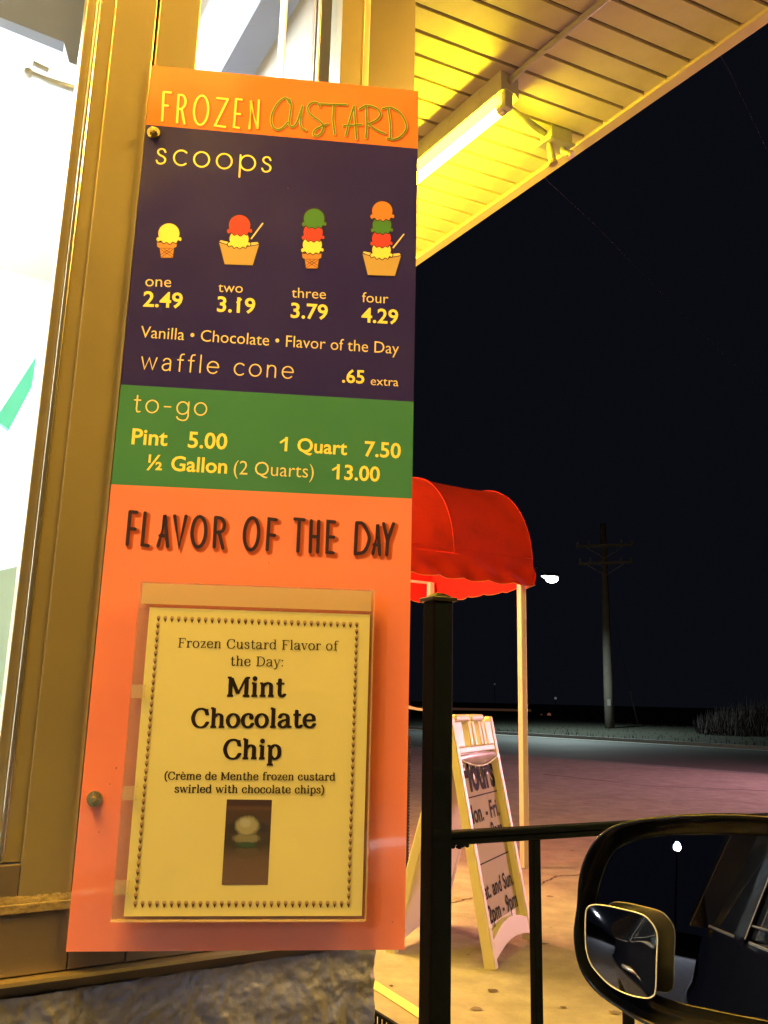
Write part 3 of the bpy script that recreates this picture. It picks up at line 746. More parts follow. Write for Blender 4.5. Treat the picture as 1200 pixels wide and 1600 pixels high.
strokes(CUS, c5, .00105, .00042, M['inkgreen'])
c7 = crop(100, 740, 1200 / 560)
strokes(FLV, c7, .0031, .00004, M['shadow3'], .0024, -.0022, 'letter_shadow')
strokes(FLV, c7, .0023, .00030, M['shadow2'], .0018, -.0016, 'letter_shadow')
strokes(FLV, c7, .0017, .00055, M['inkdark'])
c4 = crop(180, 300, 2.5)
def T4(st, x0, y0, x1, y1, m='inkcream', bold=0.0, ky=1.0): flat_text(SF, st, c4(x0, y0), c4(x1, y1), .00012, M[m], sg, bold, ky)
drawn_text(SF, 'scoops', c5(33, 461), c5(546, 500), SANS, .030, .030, .00012, M['inkyellow'], sg, .17, 1.12)
drawn_text(SF, 'waffle cone', c4(97, 690), c4(696, 729), SANS, .030, .030, .00012, M['inkcream'], sg, .17, 1.10)
drawn_text(SF, 'to-go', c4(70, 858), c4(360, 873), SANS, .030, .030, .00012, M['inkcream'], sg, .17, 1.10)
for st, x0, y0, x1, y1 in (('one', 117, 368, 218, 372), ('two', 402, 390, 498, 394), ('three', 689, 412, 823, 418), ('four', 964, 430, 1067, 436), ('extra', 998, 754, 1106, 759)):
    T4(st, x0, y0, x1, y1, 'inkcream', -.004)
T4('Vanilla • Chocolate • Flavor of the Day', 98, 568, 1108, 633, 'inkcream', -.004, 1.10)
for st, x0, y0, x1, y1 in (('2.49', 108, 446, 262, 453), ('3.19', 397, 466, 546, 474), ('3.79', 685, 490, 830, 498), ('4.29', 961, 507, 1105, 516), ('.65', 886, 743, 973, 748),
                           ('Pint', 63, 984, 203, 991), ('5.00', 283, 997, 436, 1005), ('1 Quart', 661, 1011, 905, 1027), ('7.50', 973, 1031, 1115, 1040), ('½ Gallon', 122, 1083, 436, 1099), ('13.00', 864, 1121, 1033, 1131)):
    T4(st, x0, y0, x1, y1, 'inkyellow', .018, 1.02)
for a_, b_ in (((665, 966), (647, 978)), ((870, 1074), (851, 1085)), ((491, 420), (477, 431))):
    pr = Print(SF, .00014); pr.ribbon([c4(*a_), c4(*b_)], .0011); pr.build('lettering', M['inkyellow'], sg)
T4('(2 Quarts)', 462, 1102, 775, 1117, 'inkcream', -.006, 1.08)
# scoop pictures
def P4(pr, pts): pr.poly([c4(*p) for p in pts])
offI = [.00006]
def icon_poly(pts, m, line=True):
    pr = Print(SF, offI[0]); pr.poly([c4(*p) for p in pts]); o = pr.build('picture', M[m], sg); offI[0] += .000012
    if line:
        pr = Print(SF, offI[0]); pr.ribbon([c4(*p) for p in pts], .00052, closed=True); pr.build('picture_outline', M['inkdark'], sg); offI[0] += .000012
def scoop(cx, cy, r, m):
    top = [(cx + r * math.cos(a), cy - r * .95 * math.sin(a)) for a in [math.pi * (1.12 - i * 1.24 / 18) for i in range(19)]]
    sk = smooth([(cx + r * .98, cy + r * .25), (cx + r * 1.18, cy + r * .45), (cx + r * 1.08, cy + r * .72), (cx + r * .82, cy + r * .66), (cx + r * .66, cy + r * .92), (cx + r * .36, cy + r * .80),
                 (cx + r * .08, cy + r * 1.0), (cx - r * .22, cy + r * .82), (cx - r * .50, cy + r * .93), (cx - r * .74, cy + r * .68), (cx - r * 1.02, cy + r * .78), (cx - r * 1.18, cy + r * .50), (cx - r * .98, cy + r * .25)], 4)
    icon_poly(top + sk, m)
def cone(cx, y0, w, h):
    icon_poly([(cx - w, y0), (cx + w, y0), (cx + w * .95, y0 + h * .3), (cx + w * .72, y0 + h * .38), (cx + w * .60, y0 + h), (cx - w * .60, y0 + h), (cx - w * .72, y0 + h * .38), (cx - w * .95, y0 + h * .3)], 'inkcone')
    pr = Print(SF, offI[0])
    for a, b in (((-.6, .45), (.55, .95)), ((-.3, .42), (.62, .8)), ((.6, .45), (-.55, .95)), ((.3, .42), (-.62, .8)), ((-.72, .38), (.72, .38))):
        pr.ribbon([c4(cx + a[0] * w, y0 + a[1] * h), c4(cx + b[0] * w, y0 + b[1] * h)], .0003, cap=False)
    pr.build('picture_outline', M['inkdark'], sg); offI[0] += .00003
def cup(cx, y0, w, h):
    icon_poly([(cx - w, y0 + 4), (cx - w * .9, y0 - 3), (cx - w * .4, y0 + 6)] + [(cx + w * .4, y0 + 8), (cx + w * .9, y0 + 4), (cx + w, y0 + 14), (cx + w * .5, y0 + 24), (cx - w * .5, y0 + 20)], 'inkcream')
    icon_poly([(cx - w, y0 + 6), (cx - w * .4, y0 + 20), (cx + w * .4, y0 + 23), (cx + w, y0 + 15), (cx + w * .68, y0 + h), (cx - w * .72, y0 + h - 4)], 'inkcup')
def spoon(x0, y0, x1, y1):
    pr = Print(SF, offI[0]); pr.ribbon([c4(x0, y0), c4(x1, y1)], .0008); pr.build('picture', M['inkcream'], sg); offI[0] += .00003
cone(202, 196, 41, 62); scoop(210, 162, 43, 'inkyellow')
spoon(532, 182, 576, 123); cup(484, 190, 80, 98); scoop(484, 184, 39, 'inkyellow'); scoop(486, 130, 43, 'inkred')
cone(768, 240, 40, 60); scoop(770, 207, 39, 'inkyellow'); scoop(773, 158, 39, 'inkred'); scoop(777, 104, 42, 'inkgrn')
spoon(1086, 218, 1127, 166); cup(1041, 234, 77, 96); scoop(1040, 228, 38, 'inkyellow'); scoop(1040, 182, 38, 'inkred'); scoop(1042, 130, 38, 'inkgrn'); scoop(1043, 75, 41, 'inkorng')
for (x, y, r_) in ((450, 295, .0010), (182, 1200, .0009), (155, 1300, .0008), (172, 1225, .0006), (613, 1440, .0007), (420, 880, .0007), (205, 905, .0006), (600, 850, .0006), (560, 520, .0005), (300, 640, .0005)):
    u, v = uv(x, y); pr = Print(SF, .0009); pr.poly([(u + r_ * random.uniform(.5, 1) * math.cos(k), v + r_ * random.uniform(.6, 1.3) * math.sin(k)) for k in range(6)]); pr.build('scuff', M['crack'], sg)
# fixing screws
for (x, y) in ((240, 208), (148, 1248)):
    u, v = uv(x, y); c = SF.at(u, v, 0)
    mb = MB(); mb.tube([c - sn * .0002, c + sn * .0016], .0070, 18); k = mb.build('washer', M['brass'], sg, smooth=False)
    mb = MB(); mb.tube([c + sn * .0012, c + sn * .0062], [.0046, .0043], 6); mb.build('bolt_head', M['brass'], k)
    mb = MB(); mb.tube([c + sn * .006, c + sn * .0075], [.0030, .0022], 12); mb.build('bolt_tip', M['brass'], k)

# ------------------------------------------------------------------ sheet protector with the paper
SO = .0120                                               # stands this far off the board
pv = thing('sheet_holder', 'clear plastic sheet holder fixed on the orange part of the board', 'sheet holder', SF.at(.036, .026, 0))
PF = Frame(S0 + sn * SO, sx, Z, sn)
def puv(x, y): return PF.uv(x, y)
hl = [puv(218, 909), puv(583, 920), puv(571, 1437), puv(174, 1437)]
u0 = (hl[0][0] + hl[3][0]) / 2; u1 = (hl[1][0] + hl[2][0]) / 2; v0 = (hl[2][1] + hl[3][1]) / 2; v1 = (hl[0][1] + hl[1][1]) / 2
def pbox(name, a, b, c, d, o0, o1, m, parent):
    mb = MB(); mb.box(PF.at(a, c, o0), sx * (b - a), sn * (o1 - o0), Z * (d - c)); return mb.build(name, m, parent)
pbox('back_sheet', u0, u1, v0, v1, -.0035, -.0025, M['sleeve'], pv)
pbox('front_sheet', u0, u1, v0 + .0, v1 - .026, .0022, .0030, clear('clear_front', (.02, .02, .02), .05, .06, .001), pv)
pbox('top_fold', u0 + .003, u1 - .002, v1 - .0215, v1 - .002, .0004, .0016, M['sleevefold'], pv)
pbox('bottom_edge', u0, u1, v0 - .0012, v0, -.0035, .0030, M['sleevefold'], pv)
pbox('side_edge', u1, u1 + .0010, v0, v1, -.0035, .0020, M['sleevefold'], pv)
for yy in (1080, 1238, 1385):
    a = puv(200, yy); pbox('tape', u0 + .001, u0 + .014, a[1] - .006, a[1] + .006, .0032, .0034, M['tape'], pv)
for q in ((u0 + .004, v0 + .02), (u1 - .01, v0 + .02), (u0 + .004, v1 - .02), (u1 - .01, v1 - .02)):
    pbox('spacer', q[0], q[0] + .006, q[1], q[1] + .006, -SO + .0001, -.0035, M['sleeve'], pv)
pa = thing('flavor_sheet', 'printed paper for mint chocolate chip inside the clear holder', 'paper', PF.at(.05, .03, 0))
pp = [puv(232, 951), puv(576, 958), puv(568, 1432), puv(195, 1431)]
a0 = (pp[0][0] + pp[3][0]) / 2; a1 = (pp[1][0] + pp[2][0]) / 2; b0 = (pp[2][1] + pp[3][1]) / 2; b1 = (pp[0][1] + pp[1][1]) / 2
mb = MB(); nu, nv = 18, 24
def curl(u, v): return -.00022 + .00012 * math.sin(u * 40 + v * 9) * math.sin(v * 22)
for i in range(nu + 1):
    for j in range(nv + 1):
        u = a0 + (a1 - a0) * i / nu; v = b0 + (b1 - b0) * j / nv; mb.v.append(PF.at(u, v, curl(u, v)))
for i in range(nu):
    for j in range(nv):
        b = i * (nv + 1) + j; mb.f.append((b, b + nv + 1, b + nv + 2, b + 1))
mb.build('page', M['paper'], pa, smooth=True)
IO = .00003
BD, RG = (.074, .040), (.044, .024)
for st, A, B, bd in (('Frozen Custard Flavor of', (277, 1011.5), (528, 1016.5), RG), ('the Day:', (359, 1040), (444, 1041.5), RG),
                     ('Mint', (353, 1087.5), (446, 1088.5), BD), ('Chocolate', (297, 1136.5), (494, 1136.8), BD), ('Chip', (347, 1185.5), (440, 1186), BD),
                     ('(Crème de Menthe frozen custard', (256, 1218), (524, 1219.5), (.064, .034)), ('swirled with chocolate chips)', (272, 1238.5), (507, 1239.7), (.064, .034))):
    drawn_text(PF, st, puv(*A), puv(*B), SER, bd[0], bd[1], IO, M['black'], pa)
# small cones round the edge
pr = Print(PF, IO); pr2 = Print(PF, IO)
TL, TR, BL, BR = puv(247, 967), puv(557, 976), puv(212, 1413), puv(545, 1412)
L2 = (BL[0] + TL[0]) / 2; R2 = (BR[0] + TR[0]) / 2; T2 = (TL[1] + TR[1]) / 2; B2 = (BL[1] + BR[1]) / 2
cells = [(L2 + (R2 - L2) * i / 30, T2) for i in range(31)] + [(L2 + (R2 - L2) * i / 30, B2) for i in range(31)]
cells += [(L2, T2 + (B2 - T2) * i / 38) for i in range(1, 38)] + [(R2, T2 + (B2 - T2) * i / 38) for i in range(1, 38)]
for u, v in cells:
    pr.poly([(u - .0017, v + .0006), (u, v - .0034), (u + .0017, v + .0006)])
    pr2.poly([(u + .0018 * math.cos(k * .628), v + .0012 + .0016 * math.sin(k * .628)) for k in range(10)])
pr.build('cone_border', mat('ink_brown', (.10, .035, .015), .5), pa)
pr2.build('cone_border', mat('ink_tan', (.52, .36, .18), .5), pa)
# printed photograph of a dish of custard
def photo_mat():
    Mt = bpy.data.materials.new('printed_photo'); Mt.use_nodes = True; t = Mt.node_tree; N = t.nodes; L = t.links; b = N['Principled BSDF']; b.inputs['Roughness'].default_value = .5
    tc = N.new('ShaderNodeTexCoord'); sp = N.new('ShaderNodeSeparateXYZ'); L.new(tc.outputs['Generated'], sp.inputs[0])
    ramp = N.new('ShaderNodeValToRGB'); L.new(sp.outputs['Z'], ramp.inputs['Fac'])
    e = ramp.color_ramp.elements
    e[0].position = 0; e[0].color = (.16, .095, .07, 1); e[1].position = 1; e[1].color = (.055, .028, .03, 1)
    for p, c in ((.3, (.13, .085, .06, 1)), (.48, (.045, .035, .025, 1)), (.86, (.07, .04, .03, 1)), (.90, (.11, .06, .04, 1)), (.94, (.05, .025, .03, 1))):
        x = e.new(p); x.color = c
    cur = ramp.outputs['Color']
    nz = N.new('ShaderNodeTexNoise'); nz.inputs['Scale'].default_value = 14; nz.inputs['Detail'].default_value = 5; L.new(tc.outputs['Generated'], nz.inputs['Vector'])
    def blob(cx, cz, rx, rz, col, soft=.35):
        nonlocal cur
        ds = []
        for o, c, r in (('X', cx, rx), ('Z', cz, rz)):
            a = N.new('ShaderNodeMath'); a.operation = 'SUBTRACT'; L.new(sp.outputs[o], a.inputs[0]); a.inputs[1].default_value = c
            d = N.new('ShaderNodeMath'); d.operation = 'DIVIDE'; L.new(a.outputs[0], d.inputs[0]); d.inputs[1].default_value = r
            p = N.new('ShaderNodeMath'); p.operation = 'POWER'; L.new(d.outputs[0], p.inputs[0]); p.inputs[1].default_value = 2; ds.append(p)
        ad = N.new('ShaderNodeMath'); L.new(ds[0].outputs[0], ad.inputs[0]); L.new(ds[1].outputs[0], ad.inputs[1])
        a2 = N.new('ShaderNodeMath'); L.new(ad.outputs[0], a2.inputs[0]); 
        n3 = N.new('ShaderNodeMath'); n3.operation = 'MULTIPLY_ADD'; L.new(nz.outputs['Fac'], n3.inputs[0]); n3.inputs[1].default_value = .8; n3.inputs[2].default_value = -.4
        L.new(n3.outputs[0], a2.inputs[1])
        mr = N.new('ShaderNodeMapRange'); L.new(a2.outputs[0], mr.inputs['Value']); mr.inputs['From Min'].default_value = 1 + soft; mr.inputs['From Max'].default_value = 1 - soft
        mx = N.new('ShaderNodeMix'); mx.data_type = 'RGBA'; L.new(mr.outputs['Result'], mx.inputs[0]); L.new(cur, mx.inputs[6]); mx.inputs[7].default_value = (*col, 1)
        cur = mx.outputs[2]
    blob(.5, .66, .46, .09, (.03, .022, .018)); blob(.5, .50, .34, .17, (.045, .04, .025)); blob(.5, .38, .27, .07, (.10, .075, .05))
    blob(.48, .46, .22, .04, (.03, .06, .03)); blob(.48, .54, .28, .06, (.22, .20, .11)); blob(.48, .47, .20, .03, (.04, .09, .05)); blob(.49, .70, .30, .13, (.04, .04, .03), .1); blob(.48, .69, .25, .11, (.34, .33, .19), .35); blob(.44, .72, .12, .05, (.42, .42, .30), .6)
    L.new(cur, b.inputs['Base Color']); return Mt
q = [puv(354.3, 1249), puv(424.8, 1249.3), puv(418.7, 1382.5), puv(346.4, 1382.5)]
p0 = min(q[0][0], q[3][0]); mb = MB()
ua = (q[0][0] + q[3][0]) / 2; ub = (q[1][0] + q[2][0]) / 2
mb.add([PF.at(ua, q[3][1], IO), PF.at(ub, q[3][1], IO), PF.at(ub, q[0][1], IO), PF.at(ua, q[0][1], IO)], [(0, 1, 2, 3)])
mb.build('custard_photo', photo_mat(), pa)

# ================================================================== RAILING
rdv = az(63.5); rlat = Vec((rdv.y, -rdv.x, 0))
d_ = ray(682, 1270); pc = O + d_ / math.hypot(d_.x, d_.y) * 1.8
PT = above(684, 932, pc).z; RT = above(690, 1300, pc).z
pc = Vec((pc.x, pc.y, 0))
rl = thing('railing', 'black square railing post with cap, handrail and balusters beside the lane', 'railing', pc)
# the post leans with the photo's plumb line
hw = .0235
mb = MB(); mb.box(pc - rdv * hw - rlat * hw, rdv * 2 * hw, rlat * 2 * hw, Z * (PT - .008)); mb.build('post', M['rail'], rl, bevel=.003)
mb = MB(); e = hw * 1.26; zc = PT - .012
mb.box(Vec((pc.x, pc.y, zc)) - rdv * e - rlat * e, rdv * 2 * e, rlat * 2 * e, Z * .009)
top = [Vec((pc.x, pc.y, zc + .009)) + rdv * a * e * .82 + rlat * b * e * .82 for a, b in ((-1, -1), (1, -1), (1, 1), (-1, 1))]
tp2 = [Vec((pc.x, pc.y, zc + .019)) + rdv * a * e * .30 + rlat * b * e * .30 for a, b in ((-1, -1), (1, -1), (1, 1), (-1, 1))]
mb.hexa(top, tp2); mb.build('post_cap', mat('glossy_cap', (.02, .02, .024), .28, 0, spec=.6), rl, bevel=.0015)
L = 3.2
mb = MB(); a = Vec((pc.x, pc.y, RT)) + rdv * hw
mb.box(a - rlat * .016 - Z * .012, rdv * L, rlat * .032, Z * .012); mb.build('handrail', M['rail'], rl, bevel=.003)
mb = MB(); mb.box(a - rlat * .012 - Z * .026, rdv * L, rlat * .024, Z * .0138); mb.build('under_rail', M['rail'], rl, bevel=.002)
mb = MB()
for i in range(22): mb.sphere(a + rdv * (.008 + i * .0018 + random.uniform(0, .002)) + rlat * random.uniform(-.01, .01) - Z * (.027 + random.uniform(0, .004)), random.uniform(.002, .005), 6, 4)
mb.build('weld', M['rail'], rl)
mb = MB(); mb.box(a - rlat * .010 - Z * (RT - .09), rdv * L, rlat * .020, Z * .02); mb.build('bottom_rail', M['rail'], rl, bevel=.002)
def along(x, y):      # distance along the railing where the picture column meets it
    d = ray(x, y); n = rlat; t = ((Vec((pc.x, pc.y, CAMH)) - O).dot(n)) / d.dot(n); q = O + d * t; return (q - pc).dot(rdv)
t1 = along(837, 1450); t2 = along(982, 1590); print('baluster', t1, t2)
stp = t2 - t1; k = 0
while t1 + k * stp < L - .05:
    q = Vec((pc.x, pc.y, 0)) + rdv * (t1 + k * stp)
    mb = MB(); mb.box(q - rdv * .0095 - rlat * .0095 + Z * .11, rdv * .019, rlat * .019, Z * (RT - .026 - .11)); mb.build('baluster', M['rail'], rl, bevel=.0015)
    k += 1
q = pc + rdv * (L - .02)
mb = MB(); mb.box(q - rdv * hw - rlat * hw, rdv * 2 * hw, rlat * 2 * hw, Z * (RT + .02)); mb.build('post', M['rail'], rl, bevel=.003)

# low black slatted edging at the foot of the wall
a = G(595, 1582, .09); b = G(632, 1605, .09); d = (b - a).normalized(); s = Vec((-d.y, d.x, 0))
t = thing('slatted_edging', 'low black slatted edging at the foot of the wall corner', 'edging', Vec((a.x, a.y, 0)))
mb = MB(); mb.box(a - d * .6 - Z * .012, d * 1.0, s * -.014, Z * .012); mb.build('top_rail', M['rail'], t, bevel=.002)
mb = MB(); mb.box(a - d * .6 - Z * .085, d * 1.0, s * -.014, Z * .010); mb.build('foot_rail', M['rail'], t, bevel=.002)
pm_ = None
for i in range(32):
    p = a - d * (.59 - i * .031) - Z * .0725 - s * .003
    if pm_ is None:
        mb = MB(); mb.box(p, d * .012, s * -.008, Z * .060); pm_ = mb.build('slat', M['rail'], t); l0 = Vec(pm_.location)
    else:
        o = pm_.copy(); COL.objects.link(o); o.parent = t; o.location = l0 + d * (i * .031)

# ribbed pipe just behind the board
t_ = G(637, 1390); mb = MB(); pts = []; rs = []
zt = above(637, 1150, t_).z
for i in range(0, 100):
    pts.append(Vec((t_.x - .03, t_.y, zt * i / 99))); rs.append(.038 if i % 2 else .030)
mb.tube(pts, rs, 14)
tag(mb.build('ribbed_pipe', M['darkmetal']), 'dark ribbed upright pipe peeking out between board and railing post', 'pipe')
t_ = G(640, 1290); zt = above(645, 1108, t_).z; mb = MB()
mb.tube([Vec((t_.x - .5, t_.y, zt + .16)), Vec((t_.x - .25, t_.y, zt + .09)), Vec((t_.x - .05, t_.y, zt + .022)), Vec((t_.x + .06, t_.y, zt)), Vec((t_.x + .35, t_.y + .1, zt - .02))], [.025, .024, .02, .014, .012], 10)
hh = thing('bench', 'pale curved bench back seen between board and railing post', 'bench', Vec((t_.x - .2, t_.y, 0)))
mb.build('back_rail', M['postwhite'], hh, smooth=True)
for dx in (-.45, .30):
    mb = MB(); p = Vec((t_.x + dx, t_.y + (.1 if dx > 0 else 0), 0)); mb.tube([p, p + Z * (zt + (.14 if dx < 0 else -.02))], .012, 8); mb.build('leg', M['darkmetal'], hh)

# ================================================================== A-FRAME SIGN
F1 = G(775, 1517); B1 = G(600, 1487); sp = (F1 - B1); spl = sp.length; sp = sp.normalized(); pw = Vec((-sp.y, sp.x, 0)); pw = pw if pw.y > 0 else -pw
WW = .62; HT = 1.14
T1 = B1 + sp * (spl * .575) + Z * HT
af = thing('sidewalk_sign', 'white plastic folding opening hours sign standing on the concrete', 'sign', B1 + sp * spl * .5)
def leaf_frame(foot, top, out):
    up = (top - foot); Lh = up.length; up = up.normalized(); n = pw.cross(up).normalized()
    if n.dot(out) < 0: n = -n
    return foot, up, n, Lh
def leaf(foot, top, out, front):
    fo, up, n, Lh = leaf_frame(foot, top, out)
    Pn = lambda a, b, c: fo + pw * a + up * b + n * c
    pn = None
    # recessed panel
    mb = MB(); mb.hexa([Pn(.045, .10, -.050), Pn(WW - .045, .10, -.050), Pn(WW - .045, Lh - .20, -.050), Pn(.045, Lh - .20, -.050)], [Pn(.045, .10, -.040), Pn(WW - .045, .10, -.040), Pn(WW - .045, Lh - .20, -.040), Pn(.045, Lh - .20, -.040)])
    pn = mb.build('panel', M['plastic'], af)
    for a0_, a1_ in ((0, .045), (WW - .045, WW)):
        mb = MB(); mb.hexa([Pn(a0_, .0, -.058), Pn(a1_, .0, -.058), Pn(a1_, Lh - .02, -.040), Pn(a0_, Lh - .02, -.040)], [Pn(a0_, .0, .0), Pn(a1_, .0, .0), Pn(a1_, Lh - .02, .0), Pn(a0_, Lh - .02, .0)])
        mb.build('side_rail', M['plastic'], af, bevel=.008)
        mb = MB(); mb.box(Pn((a0_ + a1_) / 2 - .018, -.006, -.038), pw * .036, n * .03, up * .012); mb.build('foot_pad', M['darkmetal'], af)
    # arched bottom rail
    mb = MB(); nn = 14
    for i in range(nn + 1):
        a = .046 + (WW - .092) * i / nn; arch = .055 + .05 * math.sin(math.pi * i / nn)
        lo = .035 + .035 * math.sin(math.pi * i / nn)
        for c in (-.040, -.004):
            mb.v += [Pn(a, lo, c), Pn(a, arch + .06, c)]
    for i in range(nn):
        b = i * 4; mb.f += [(b, b + 4, b + 5, b + 1), (b + 2, b + 3, b + 7, b + 6), (b + 1, b + 5, b + 7, b + 3), (b, b + 2, b + 6, b + 4)]
    mb.f += [(0, 1, 3, 2), (nn * 4, nn * 4 + 2, nn * 4 + 3, nn * 4 + 1)]
    mb.build('bottom_rail', M['plastic'], af, bevel=.004)
    # head: solid cheeks, ribs and a cross bar with handle openings
    hb_ = Lh - .20
    mb = MB(); mb.box(Pn(.046, hb_, -.034), pw * (WW - .092), n * .030, up * .030); mb.build('cross_bar', M['plastic'], af, bevel=.005)
    for a0_, a1_ in ((.046, .135), (WW - .135, WW - .046)):
        mb = MB(); mb.box(Pn(a0_, hb_ + .031, -.030), pw * (a1_ - a0_), n * .026, up * .125); mb.build('cheek', M['plastic'], af, bevel=.004)
    for a in (.205, .265, .355, .405):
        mb = MB(); mb.box(Pn(a, hb_ + .031, -.036), pw * .034, n * .040, up * .125); mb.build('rib', M['plastic'], af, bevel=.006)
    mb = MB(); mb.box(Pn(.046, hb_ + .157, -.030), pw * .20, n * .036, up * .034); mb.build('hinge_knuckle', M['plastic'], af, bevel=.010)
    mb = MB(); mb.box(Pn(.27, hb_ + .157, -.030), pw * .19, n * .036, up * .034); mb.build('hinge_knuckle', M['plastic'], af, bevel=.010)
    return Pn, Lh, n, up
ctr = pw.cross(Z); out = sp
Pf, Lf, nf, upf = leaf(F1, T1 + sp * .012, sp, True)
leaf(B1, T1 - sp * .012, -sp, False)
# poster sheet in the front leaf, sagging away at its top
tpst = []
mb = MB(); na, nb = 16, 26
for i in range(na + 1):
    for j in range(nb + 1):
        fa = i / na; a = .052 + (WW - .104) * fa; b = .17 + (Lf - .30 - .17 - .0) * j / nb
        sag = 0
        topv = j / nb
        b_ = b - .035 * math.sin(math.pi * fa) * max(0, (topv - .8) / .2)
        mb.v.append(Pf(a, b_, -.0370 + .0012 * math.sin(math.pi * fa) * topv ** 4))
for i in range(na):
    for j in range(nb):
        q = i * (nb + 1) + j; mb.f.append((q, q + nb + 1, q + nb + 2, q + 1))
ps = thing('hours_poster', 'sagging printed opening hours poster on the folding sign', 'poster', Pf(WW / 2, .17, -.015))
mb.build('poster_sheet', M['sheet'], ps, smooth=True)
AF = Frame(Pf(0, 0, -.0352), pw, upf, nf)
def auv(x, y): return AF.uv(x, y)
def TA(st, A, B, bold=.02, ky=1.0, up=None): flat_text(AF, st, auv(*A), auv(*B), .0006, M['black'], ps, bold, ky)
print('poster uv', auv(738, 1230), auv(788, 1224), auv(722, 1250))
# lettering placed on the sheet in its own metres (a along the width, b up the leaf)
def TAu(st, a0, a1, b, bold, ky): flat_text(AF, st, (a0, b), (a1, b), .0006, M['black'], ps, bold, ky)
fb = auv(757, 1190)[1]
# drooping clear pocket flap over the poster top
mb = MB()
for i in range(17):
    fa = i / 16; a = .052 + (WW - .104) * fa
    mb.v += [Pf(a, Lf - .205, -.012), Pf(a, Lf - .235 - .035 * math.sin(math.pi * fa), -.002), Pf(a, Lf - .245 - (Lf - .245 - fb) * math.sin(math.pi * fa) ** 1.2, -.016)]
for i in range(16): b = i * 3; mb.f += [(b, b + 3, b + 4, b + 1), (b + 1, b + 4, b + 5, b + 2)]
mb.build('pocket_flap', clear('cloudy_vinyl', (.62, .50, .50), .8, .2), af, smooth=True)
mb = MB(); mb.tube([Pf(.052 + (WW - .104) * i / 16, Lf - .236 - .035 * math.sin(math.pi * i / 16), .001) for i in range(17)], .004, 6); mb.build('flap_hem', M['plastic'], af, smooth=True)
H_ = auv(786, 1226); H0 = auv(741, 1232)
def rowb(x, y): return auv(x, y)[1]
bH = rowb(765, 1228); TAu('Hours', .085, WW - .060, bH, .035, 1.25)
b1 = 0
def rule(b): 
    mb = MB(); mb.add([AF.at(.06, b, .0006), AF.at(WW - .06, b, .0006), AF.at(WW - .06, b + .006, .0006), AF.at(.06, b + .006, .0006)], [(0, 1, 2, 3)]); mb.build('printed_rule', M['black'], ps)
rule(rowb(770, 1238)); TAu('Mon. - Fri.', .075, WW - .085, rowb(775, 1275), .02, 1.12)
TAu('11am - 9pm', .075, WW - .085, rowb(782, 1305), .02, 1.12)
rule(rowb(785, 1336)); TAu('Sat. and Sun.', .070, WW - .070, rowb(797, 1384), .02, 1.12); TAu('12pm - 9pm', .085, WW - .070, rowb(800, 1421), .02, 1.12)

# ================================================================== AWNING
aw = thing('entry_awning', 'red canvas barrel awning with scalloped valance on cream posts', 'awning', Vec((1.1, 6.5, 0)))
pp_ = G(820, 1356); pp_ = Vec((pp_.x, pp_.y, 0))
zb = above(820, 922, pp_).z
ax = az(239.5); ex = az(-29.5)                       # barrel axis (towards the shop), across the barrel
fe = above(832, 880, pp_); zE = fe.z; fe = Vec((fe.x, fe.y, 0)); RB = .735; LEN_A = 2.35
BOWS = [0, .765, 1.53, LEN_A]
def vault(l, th, dr=0):
    k = 0
    for b0_, b1_ in zip(BOWS, BOWS[1:]):
        if b0_ <= l <= b1_: k = math.sin(math.pi * (l - b0_) / (b1_ - b0_))
    s_ = math.sin(th); R_ = RB - .022 * abs(k) ** .7 * (s_ ** .5 if s_ > 0 else 0) + dr
    q = fe + ax * l + ex * (RB - R_ * math.cos(th)); return Vec((q.x, q.y, zE + R_ * s_ * 1.0 + .006 * noise.noise(Vec((l * 4, th * 3, 1)))))
mb = MB(); nl, nt_ = 60, 36
for i in range(nl + 1):
    for j in range(nt_ + 1): mb.v.append(vault(LEN_A * i / nl, math.pi * j / nt_))
for i in range(nl):
    for j in range(nt_): b = i * (nt_ + 1) + j; mb.f.append((b, b + 1, b + nt_ + 2, b + nt_ + 1))
mb.build('canvas_top', M['canvas'], aw, smooth=True)
for b_ in BOWS[1:3]:
    mb = MB(); mb.tube([vault(b_, math.pi * j / 30, -.003) for j in range(31)], .006, 8); mb.build('bow', M['canvas'], aw, smooth=True)
for b_ in (0, LEN_A):
    mb = MB(); c_ = fe + ax * b_ + ex * RB; c_ = Vec((c_.x, c_.y, zE)); rim = [vault(b_, math.pi * j / 30) for j in range(31)]
    mb.v = [c_] + rim; mb.f = [(0, j + 1, j + 2) for j in range(30)]; mb.build('canvas_end', M['canvas'], aw)
    mb = MB(); mb.tube(rim, .004, 6); mb.build('piping', M['canvas'], aw, smooth=True)
mb = MB(); mb.tube([vault(LEN_A * i / 30, .05) for i in range(31)], .004, 6); mb.build('piping', M['canvas'], aw, smooth=True)
